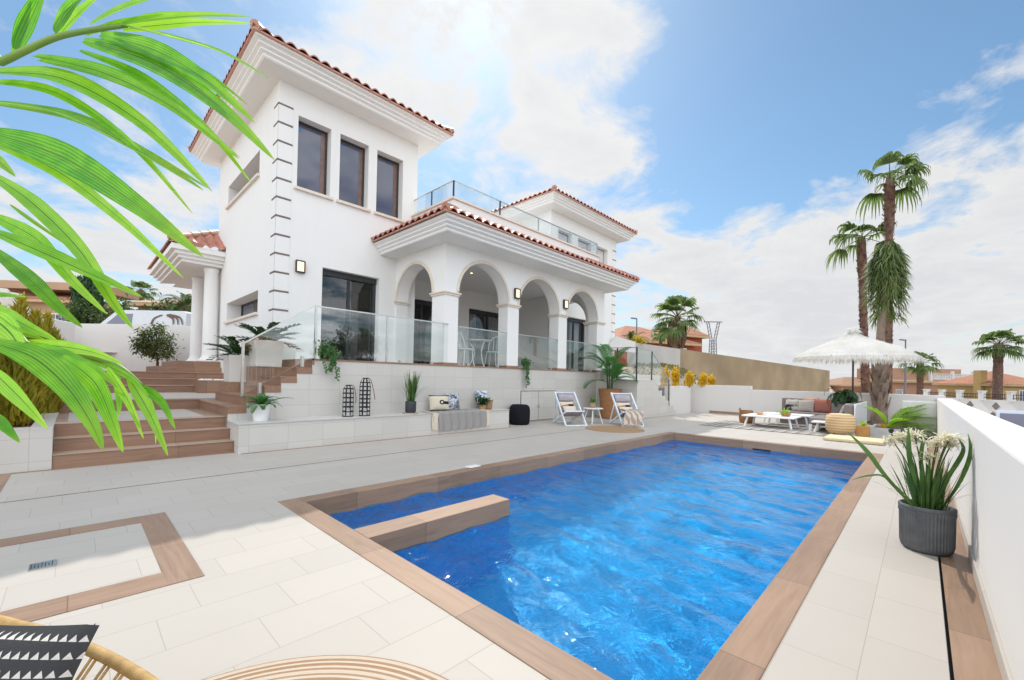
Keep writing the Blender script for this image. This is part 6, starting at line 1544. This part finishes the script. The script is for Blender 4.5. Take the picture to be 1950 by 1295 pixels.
vehicle(t, [(-2.45, .3), (-2.45, .78), (-2.3, .98), (-1.62, 1.12), (-.85, 1.86), (-.4, 1.93), (2.3, 1.93), (2.42, 1.85), (2.45, .3)], .95, paint_w, (((-1.58, 1.16), (-.9, 1.83)),), (-1.6, 1.5), (((-1.3, 1.13), (-.70, 1.72), (-.02, 1.75), (-.02, 1.13)),), 1.93)
b = BASE[t.name]; m = MB()
for pts in ([(.9, 1.28), (1.0, 1.55), (1.35, 1.72)], [(1.55, 1.72), (1.85, 1.55), (1.9, 1.28)], [(1.6, 1.72), (2.02, 1.58), (2.12, 1.28)], [(1.66, 1.73), (2.15, 1.62), (2.33, 1.28)]):
    q = spline([(b.x + x, b.y - .95 + .13 * max(0, (z - .85) / 1.08) - .012, b.z + z) for x, z in pts], 6); m.blade(q, [.05 + .05 * (1 - i / (len(q) - 1)) for i in range(len(q))], up=(0, -1, .05))
m.build('brown_arc_decal', flat('brown_decal', (.12, .07, .04), .5), t); place(t, FACE)
t = thing('parked_car', 'silver car with blue tinted windscreen parked outside the right wall', 'car', (21.6, -2.55, -1.06))
vehicle(t, [(-2.1, .25), (-2.12, .6), (-1.95, .78), (-1.05, .93), (-.30, 1.38), (.15, 1.46), (1.0, 1.42), (1.75, 1.02), (2.05, .95), (2.1, .3)], .86, paint_s, (((-1.02, .96), (-.33, 1.36)), ((1.72, 1.05), (1.03, 1.40))), (-1.3, 1.3), (((-.75, .95), (-.25, 1.32), (.3, 1.36), (.3, .95)), ((.36, .95), (.36, 1.36), (.95, 1.33), (1.4, 1.0))), 1.46)

# left: rear wall, small tree, hedge, cypress
rv = thing('rear_wall', 'tall white rendered wall behind the small round tree', 'wall', (1.446, 23.381, 1.194))
pts = [(-1.100, 24.430, 3.153), (-0.045, 25.066, 3.012), (1.431, 23.829, 3.056), (3.441, 21.752, 3.028), (4.173, 20.996, 2.984)]
m = MB()
for a, b in zip(pts, pts[1:]): a, b = V(a), V(b); m.extr([(a.x, a.y, .6), (b.x, b.y, .6), tuple(b), tuple(a)], (.14, .17, 0))
m.build('wall_face', M['stucco2'], rv)
tb = (2.193, 21.315, 1.174); tb = (tb[0], tb[1], 1.10)
t = thing('small_tree', 'small round headed tree in front of the white rear wall', 'tree', tb); m = MB(); m.tube(spline([tb, (tb[0] + .03, tb[1], 1.4), (tb[0] - .02, tb[1], 1.9), (tb[0], tb[1], 2.3)], 5), [lerp(.05, .02, i / 15) for i in range(16)], 8)
for k in range(7): a = k * .9; m.tube([(tb[0], tb[1], 1.65 + k * .05), (tb[0] + .4 * cos(a), tb[1] + .4 * sin(a), 2.1 + .08 * k)], [.02, .006], 5)
m.build('trunk', M['bark'], t)
m = MB(); rtt = random.Random(19); leaf_cloud(m, (tb[0], tb[1], 2.22), .66, .66, .60, 3600, .105, rtt, 22, .45, .42); m.build('crown', M['olive'], t)
cy = (0.415, 36.956, 4.480); t = thing('cypress_tree', 'dark pointed cypress clump growing beside the beige house with the balustrade', 'tree', (cy[0], cy[1], 2.2)); m = MB(); m.tube([(cy[0], cy[1], 2.2), (cy[0], cy[1], 5.5)], [.12, .02], 6); m.build('trunk', M['bark'], t)
m = MB(); rcy = random.Random(29)
for dx, h in ((-.55, 4.3), (.1, 4.6), (.6, 4.1)): conifer_plain(m, (cy[0] + dx * .7, cy[1] - dx * .7, 2.0), h, .55, 1500, rcy, .3, .2)
m.build('crown', M['dkgreen'], t)
hc = (1.926, 33.957, 3.773); t = thing('hedge', 'long clipped green hedge behind the parked van', 'hedge', (hc[0], hc[1], 2.1)); m = MB()
for i in range(9): s = (i - 4) * .75; leaf_cloud(m, (hc[0] + .695 * s, hc[1] - .719 * s, 3.6 + .12 * sin(i * 2)), .65, .65, 1.5, 900, .19, rcy, 16, .4, .45)
m.build('foliage', M['hedge'], t)
m = MB(); m.bar((hc[0] - 2.3, hc[1] + 2.4, 2.8), (hc[0] + 2.3, hc[1] - 2.4, 2.8), .5, 1.4); m.build('branches', M['bark'], t)
# palms
rg = random.Random(37); far_g = 'fan palms beyond the houses'
p = (29.405, 1.252, 0.862); fan_palm('fan_palm', 'tallest fan palm with a bare brown trunk rising behind the parasol', (p[0], p[1], -.6), (29.324, 1.336, 12.044)[2] + .6, 1.75, 14, rg, None, (.1, .0), (.30, -.30), .19, 0, elev=(-.25, 1.15), bulge=1.3, droop=.9)
p = (31.249, 2.223, 0.814); q = (30.974, 2.507, 9.574); fan_palm('fan_palm', 'shorter fan palm with a leaning trunk left of the tallest palm', (p[0], p[1], -.6), q[2] + .6, 1.7, 12, rg, None, (q[0] - p[0], q[1] - p[1]), (.02, -.02), .2, 0, elev=(-.25, 1.0), bulge=1.25, droop=.9)
p = (26.740, 11.195, 2.370); q = (26.870, 11.060, 5.332); fan_palm('fan_palm', 'broad fan palm with a dry brown skirt in front of the brick red house', (p[0], p[1], 1.9), q[2] - 1.9, 1.7, 26, rg, None, (.1, .1), (0, 0), .2, 44, elev=(-.7, 1.4), bulge=1.1, droop=.45)
p = (80.625, 0.095, 0.893); q = (80.601, 0.119, 4.496); fan_palm('fan_palm', 'distant low fan palm beside the parasol edge behind the pink house', (p[0], p[1], -1), q[2] + 1, 2.3, 18, rg, far_g, (0, 0), (0, 0), .38, 0, elev=(-.6, 1.1), rough=False)
p = (68.268, -5.831, 1.114); q = (68.555, -6.127, 5.879); fan_palm('fan_palm', 'fan palm with dark trunk behind the ochre yellow house on the right', (p[0], p[1], -1), q[2] + 1, 2.2, 26, rg, far_g, (.3, -.1), (0, 0), .42, 0, elev=(-.6, 1.2), rough=False)
p = (4.156, 53.222, 6.893); q = (4.115, 53.264, 8.787); fan_palm('fan_palm', 'distant dark fan palm above the hedge on the left', (p[0], p[1], 2), q[2] - 2, 1.3, 24, rg, far_g, (0, 0), (0, 0), .2, 0, elev=(-.7, 1.2), rough=False)
p = (4.347, 30.737, 4.710); t = thing('date_palm', 'feathery palm in front of the small beige house by the columns', 'palm tree', (p[0], p[1], 2.2)); m = MB(); m.tube([(p[0], p[1], 2.2), (p[0], p[1], 4.9)], .16, 10); m.build('trunk', M['trunk'], t); m = MB()
for i in range(22): feather(m, (p[0], p[1], 4.9), i * 2.4, rg.uniform(.0, 1.2), rg.uniform(1.1, 1.6), rg, 20, .4, 1.6, .05)
m.build('crown', M['hedge'], t)
p = (28.869, 13.309, 3.603); fan_palm('young_palm', 'small bushy palm in front of the brick red house roof', (p[0], p[1], 2.4), 2.2, .7, 22, rg, None, (0, 0), (0, 0), .12, 0, elev=(-.8, 1.3), rough=False, leafm='areca')
p = (20.161, 10.803, 3.048); t = thing('garden_shrub', 'spiky green palm like shrub above the pale grey wall', 'shrub', (p[0], p[1], 2.2)); m = MB(); m.tube([(p[0], p[1], 2.0), (p[0], p[1], 3.1)], .06, 6); m.build('stem', M['bark'], t); m = MB()
for i in range(26): feather(m, (p[0], p[1], 3.1), i * 2.4, rg.uniform(.1, 1.3), rg.uniform(.6, 1.0), rg, 14, .25, 1.3, .04)
m.build('foliage', M['hedge'], t)
p = (19.442, 10.108, 3.149); t = thing('garden_shrub', 'bright yellow green bush above the pale grey wall', 'shrub', (p[0], p[1], 2.0)); m = MB(); m.tube([(p[0], p[1], 1.9), (p[0], p[1], 2.9)], .04, 6); m.build('stem', M['bark'], t); m = MB(); leaf_cloud(m, (p[0], p[1], 3.0), .48, .48, .3, 900, .12, rg, 14, .4, .45); m.build('foliage', M['gold'], t)
# pylon and street lamps
p = (92.248, 31.223, 5.346); t = thing('power_pylon', 'grey steel lattice pylon with a V shaped head behind the brick red house', 'pylon', (p[0], p[1], 0)); zt = (92.159, 31.315, 13.779)[2]; zb = (92.198, 31.274, 10.053)[2]; lat = flat('galvanised_lattice', (.16, .16, .18), .6, .4)
e1, e2 = V((.695, -.719, 0)), V((.719, .695, 0)); o0 = V((p[0], p[1], 0)); m = MB()
def lp(s, q, z): return o0 + e1 * s + e2 * q + V((0, 0, z))
for s, q in ((-1, -1), (1, -1), (1, 1), (-1, 1)): m.bar(lp(s * .75, q * .75, 0), lp(s * .45, q * .45, zb), .14)
for i in range(9):
    z0, z1 = zb * i / 9, zb * (i + 1) / 9; w0, w1 = lerp(.75, .45, i / 9), lerp(.75, .45, (i + 1) / 9)
    for q in (-1, 1): m.bar(lp(-w0, q * w0, z0), lp(w1, q * w1, z1), .08); m.bar(lp(w0, q * w0, z0), lp(-w1, q * w1, z1), .08)
m.build('lattice_mast', lat, t)
m = MB()
for s in (-1, 1):
    for o in (-.25, .25): m.bar(lp(s * .4 + o, 0, zb), lp(s * 1.15 + o, 0, zt), .13)
    for k in range(5): z0, z1 = lerp(zb, zt, k / 5), lerp(zb, zt, (k + 1) / 5); c0, c1 = lerp(.4, 1.15, k / 5) * s, lerp(.4, 1.15, (k + 1) / 5) * s; m.bar(lp(c0 - .25, 0, z0), lp(c1 + .25, 0, z1), .08)
m.build('v_head', lat, t); m = MB(); m.bar(lp(-1.9, 0, zt), lp(1.9, 0, zt), .18); m.build('cross_arm', lat, t)
def street_lamp(u, label):
    p, zz, s = u; t = thing('street_lamp', label, 'street lamp', (p[0], p[1], zz)); h = s
    m = MB(); m.tube([(p[0], p[1], zz), (p[0], p[1], zz + h)], [.09, .05], 8); m.build('post', lat, t)
    m = MB(); m.bar((p[0], p[1], zz + h), (p[0] - .35, p[1] + .36, zz + h + .05), .2, .09); m.build('lamp_head', lat, t)
street_lamp(((51.891, 1.025, 2.832), -1.0, (51.874, 1.043, 5.290)[2] + 1.0), 'slim grey street lamp right of the palm trunks'); street_lamp(((33.205, 17.456, 4.505), 2.2, (33.182, 17.480, 6.433)[2] - 2.2), 'small street lamp above the spiky shrub beside the far tower')
# invented houses and trees behind the viewer, added for the glass to mirror
hk = house('beige_house', 'beige neighbour house added unseen behind the viewer for the glass to mirror', (7.5, -22, -1.0), pi, 10, 7, 4.2, 1.6, tan_, rt1, ((2.5, 1.2, 1.6, 1.6), (-2.5, 1.2, 1.6, 1.6)))
hk = house('pink_house', 'pink neighbour house added unseen behind the viewer for the glass to mirror', (-6, -20, -1.0), pi + .1, 9, 7, 3.6, 1.6, pink, rt2, ((2.0, 1.0, 1.4, 1.6), (-2.3, 1.0, 1.4, 1.6)))
for x, y, h, lb in ((1.2, -17.5, 3.2, 'round green street tree added unseen behind the viewer nearest the pink neighbour house'), (15.5, -18, 3.6, 'round green street tree added unseen behind the viewer right of the beige neighbour house')):
    t = thing('unseen_street_tree', lb, 'tree', (x, y, -1.06)); m = MB(); m.tube([(x, y, -1.06), (x, y, h - 1)], [.14, .08], 8); m.build('trunk', M['bark'], t)
    m = MB(); leaf_cloud(m, (x, y, h), 1.9, 1.9, 1.5, 2600, .3, rg, 22, .4, .42); m.build('crown', M['hedge'], t)

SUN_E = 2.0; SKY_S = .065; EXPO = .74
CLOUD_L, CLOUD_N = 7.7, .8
BACK_FILL = 1.5  # brightness gain of the added clouds behind the camera
LOBES = [((0.643, 0.774, 1.858), 21, .075), ((0.844, 0.566, 1.813), 13, .09), ((1.386, 0.005, 1.415), 20, .20), ((1.110, 0.291, 1.332), 18, .19), ((0.865, 0.544, 1.500), 12, .08), ((0.001, 1.437, 1.324), 16, .10), ((0.152, 1.281, 1.591), 10, .06), ((1.270, 0.126, 1.877), 22, -.24), ((1.124, 0.277, 1.696), 12, -.16), ((-0.052, 1.492, 1.774), 12, -.08), ((1.514, -0.127, 1.796), 8, .08)]
LOBES = [(V(d) - V((0, 0, 1.12)), a, b) for d, a, b in LOBES]

# ---------------------------------------------------------------- camera, sun, sky
S = 1.12; yaw, pitch, roll = 0.76906, 0.01166, 0.02075
cam = bpy.data.cameras.new('camera'); co = bpy.data.objects.new('camera', cam); COL.objects.link(co)
cam.sensor_width = 36; cam.lens = 36 * 805.048 / 1950; cam.shift_y = (711.329 - 647.5) / 1950
cam.clip_start = .05; cam.clip_end = 4000
fw = V((cos(yaw) * cos(pitch), sin(yaw) * cos(pitch), sin(pitch))); rt = V((sin(yaw), -cos(yaw), 0)); up = rt.cross(fw)
r_, u_ = rt * cos(roll) + up * sin(roll), up * cos(roll) - rt * sin(roll)
m4 = Matrix((r_, u_, -fw)).transposed().to_4x4(); m4.translation = V((0, 0, S)); co.matrix_world = m4
sc.camera = co
SUN = V((.55, .70, 1.0)).normalized()
L = bpy.data.lights.new('sun', 'SUN'); L.energy = SUN_E; L.angle = rad(.53); L.color = (1, .95, .87)
L.cycles.is_caustics_light = True
lo = bpy.data.objects.new('sun', L); COL.objects.link(lo); lo.rotation_euler = (-SUN).to_track_quat('-Z', 'Y').to_euler()
w = bpy.data.worlds.new('World'); sc.world = w; w.use_nodes = True; nt = w.node_tree
class GW(G):
    def __init__(s, nt): s.nt = nt
g = GW(nt); bg = nt.nodes['Background']
sky = g.n('ShaderNodeTexSky', sky_type='NISHITA'); sky.sun_disc = False
sky.sun_elevation = math.asin(SUN.z); sky.sun_rotation = atan2(SUN.x, SUN.y); sky.altitude = 30; sky.air_density = 1.0; sky.dust_density = .6; sky.ozone_density = 1.6
D = g.n('ShaderNodeTexCoord').outputs['Generated']
x, y, z = g.xyz(D)
zz = g.math('MAXIMUM', z, 0.0)
den = g.math('ADD', zz, .16)
pl = g.comb(g.math('DIVIDE', x, den), g.math('DIVIDE', y, den), 0)
f1 = g.noise(pl, 2.9, 12, .60, .5); f2 = g.noise(g.scale(pl, .6, 1.0, 1), .9, 4, .5)
def lobe(d, size, amp):
    d = V(d).normalized()
    q = g.n('ShaderNodeVectorMath', operation='DOT_PRODUCT'); g.set(q.inputs[0], D); q.inputs[1].default_value = d
    a = g.math('SUBTRACT', q.outputs['Value'], cos(size)); a = g.math('MAXIMUM', g.math('DIVIDE', a, 1 - cos(size)), 0.0)
    return g.math('MULTIPLY', a, amp)
s = g.math('ADD', g.math('MULTIPLY', f1, .75), g.math('MULTIPLY', f2, .25))
s = g.math('ADD', s, g.math('MULTIPLY', g.math('SUBTRACT', g.noise(pl, 8.5, 8, .62, .3), .5), .26))
LOBES.append((V((-.62, -.72, .5)), 75, .30)); LOBES.append((V((-.25, -.3, 1)), 48, .25))  # added cloud banks out of view, behind and overhead, to fill the shade
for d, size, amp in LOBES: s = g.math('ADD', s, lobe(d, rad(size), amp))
cov = g.ramp(s, [(.47, (0, 0, 0)), (.535, (.35, .35, .35)), (.63, (1, 1, 1))])
# clouds are brighter near the sun and greyer in their thick middles
q = g.n('ShaderNodeVectorMath', operation='DOT_PRODUCT'); g.set(q.inputs[0], D); q.inputs[1].default_value = SUN
near = g.math('POWER', g.math('MAXIMUM', q.outputs['Value'], 0.0), 5.0)
thick = g.ramp(g.math('ADD', s, g.math('MULTIPLY', g.math('SUBTRACT', g.noise(pl, 5.5, 6, .6), .5), .35)), [(.58, (1, 1, 1)), (.86, (.87, .885, .915))])
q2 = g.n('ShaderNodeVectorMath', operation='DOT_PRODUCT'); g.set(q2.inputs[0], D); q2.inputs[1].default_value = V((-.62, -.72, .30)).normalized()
front = g.ramp(q2.outputs['Value'], [(.0, (0, 0, 0)), (.6, (1, 1, 1))])      # boosts the added clouds behind the camera, lifting the shaded walls
lum = g.math('ADD', g.math('ADD', CLOUD_L, g.math('MULTIPLY', near, CLOUD_N)), g.math('MULTIPLY', front, CLOUD_L * BACK_FILL))
thick = g.mixc(g.math('MULTIPLY', front, .9), thick, (.88, .95, 1.02))  # rear fill clouds tinted blue to cool the shaded deck
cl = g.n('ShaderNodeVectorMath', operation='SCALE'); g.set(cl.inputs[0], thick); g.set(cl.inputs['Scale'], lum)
haze = g.ramp(zz, [(0, (.55, .55, .55)), (.22, (.0, .0, .0))])
tn = g.n('ShaderNodeVectorMath', operation='MULTIPLY'); g.set(tn.inputs[0], sky.outputs[0]); tn.inputs[1].default_value = (1.06, 1.29, 1.31)
skm = g.mixc(haze, tn.outputs[0], tuple(CLOUD_L * .82 * c for c in (.93, .97, 1.0)))
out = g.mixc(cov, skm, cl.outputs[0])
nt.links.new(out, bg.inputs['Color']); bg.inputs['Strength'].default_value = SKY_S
sc.view_settings.view_transform = 'Standard'; sc.view_settings.look = 'None'; sc.view_settings.exposure = EXPO; sc.view_settings.gamma = 1
sc.cycles.use_denoising = True; sc.cycles.max_bounces = 8; sc.cycles.transparent_max_bounces = 24; sc.cycles.sample_clamp_indirect = 6
sc.render.film_transparent = False
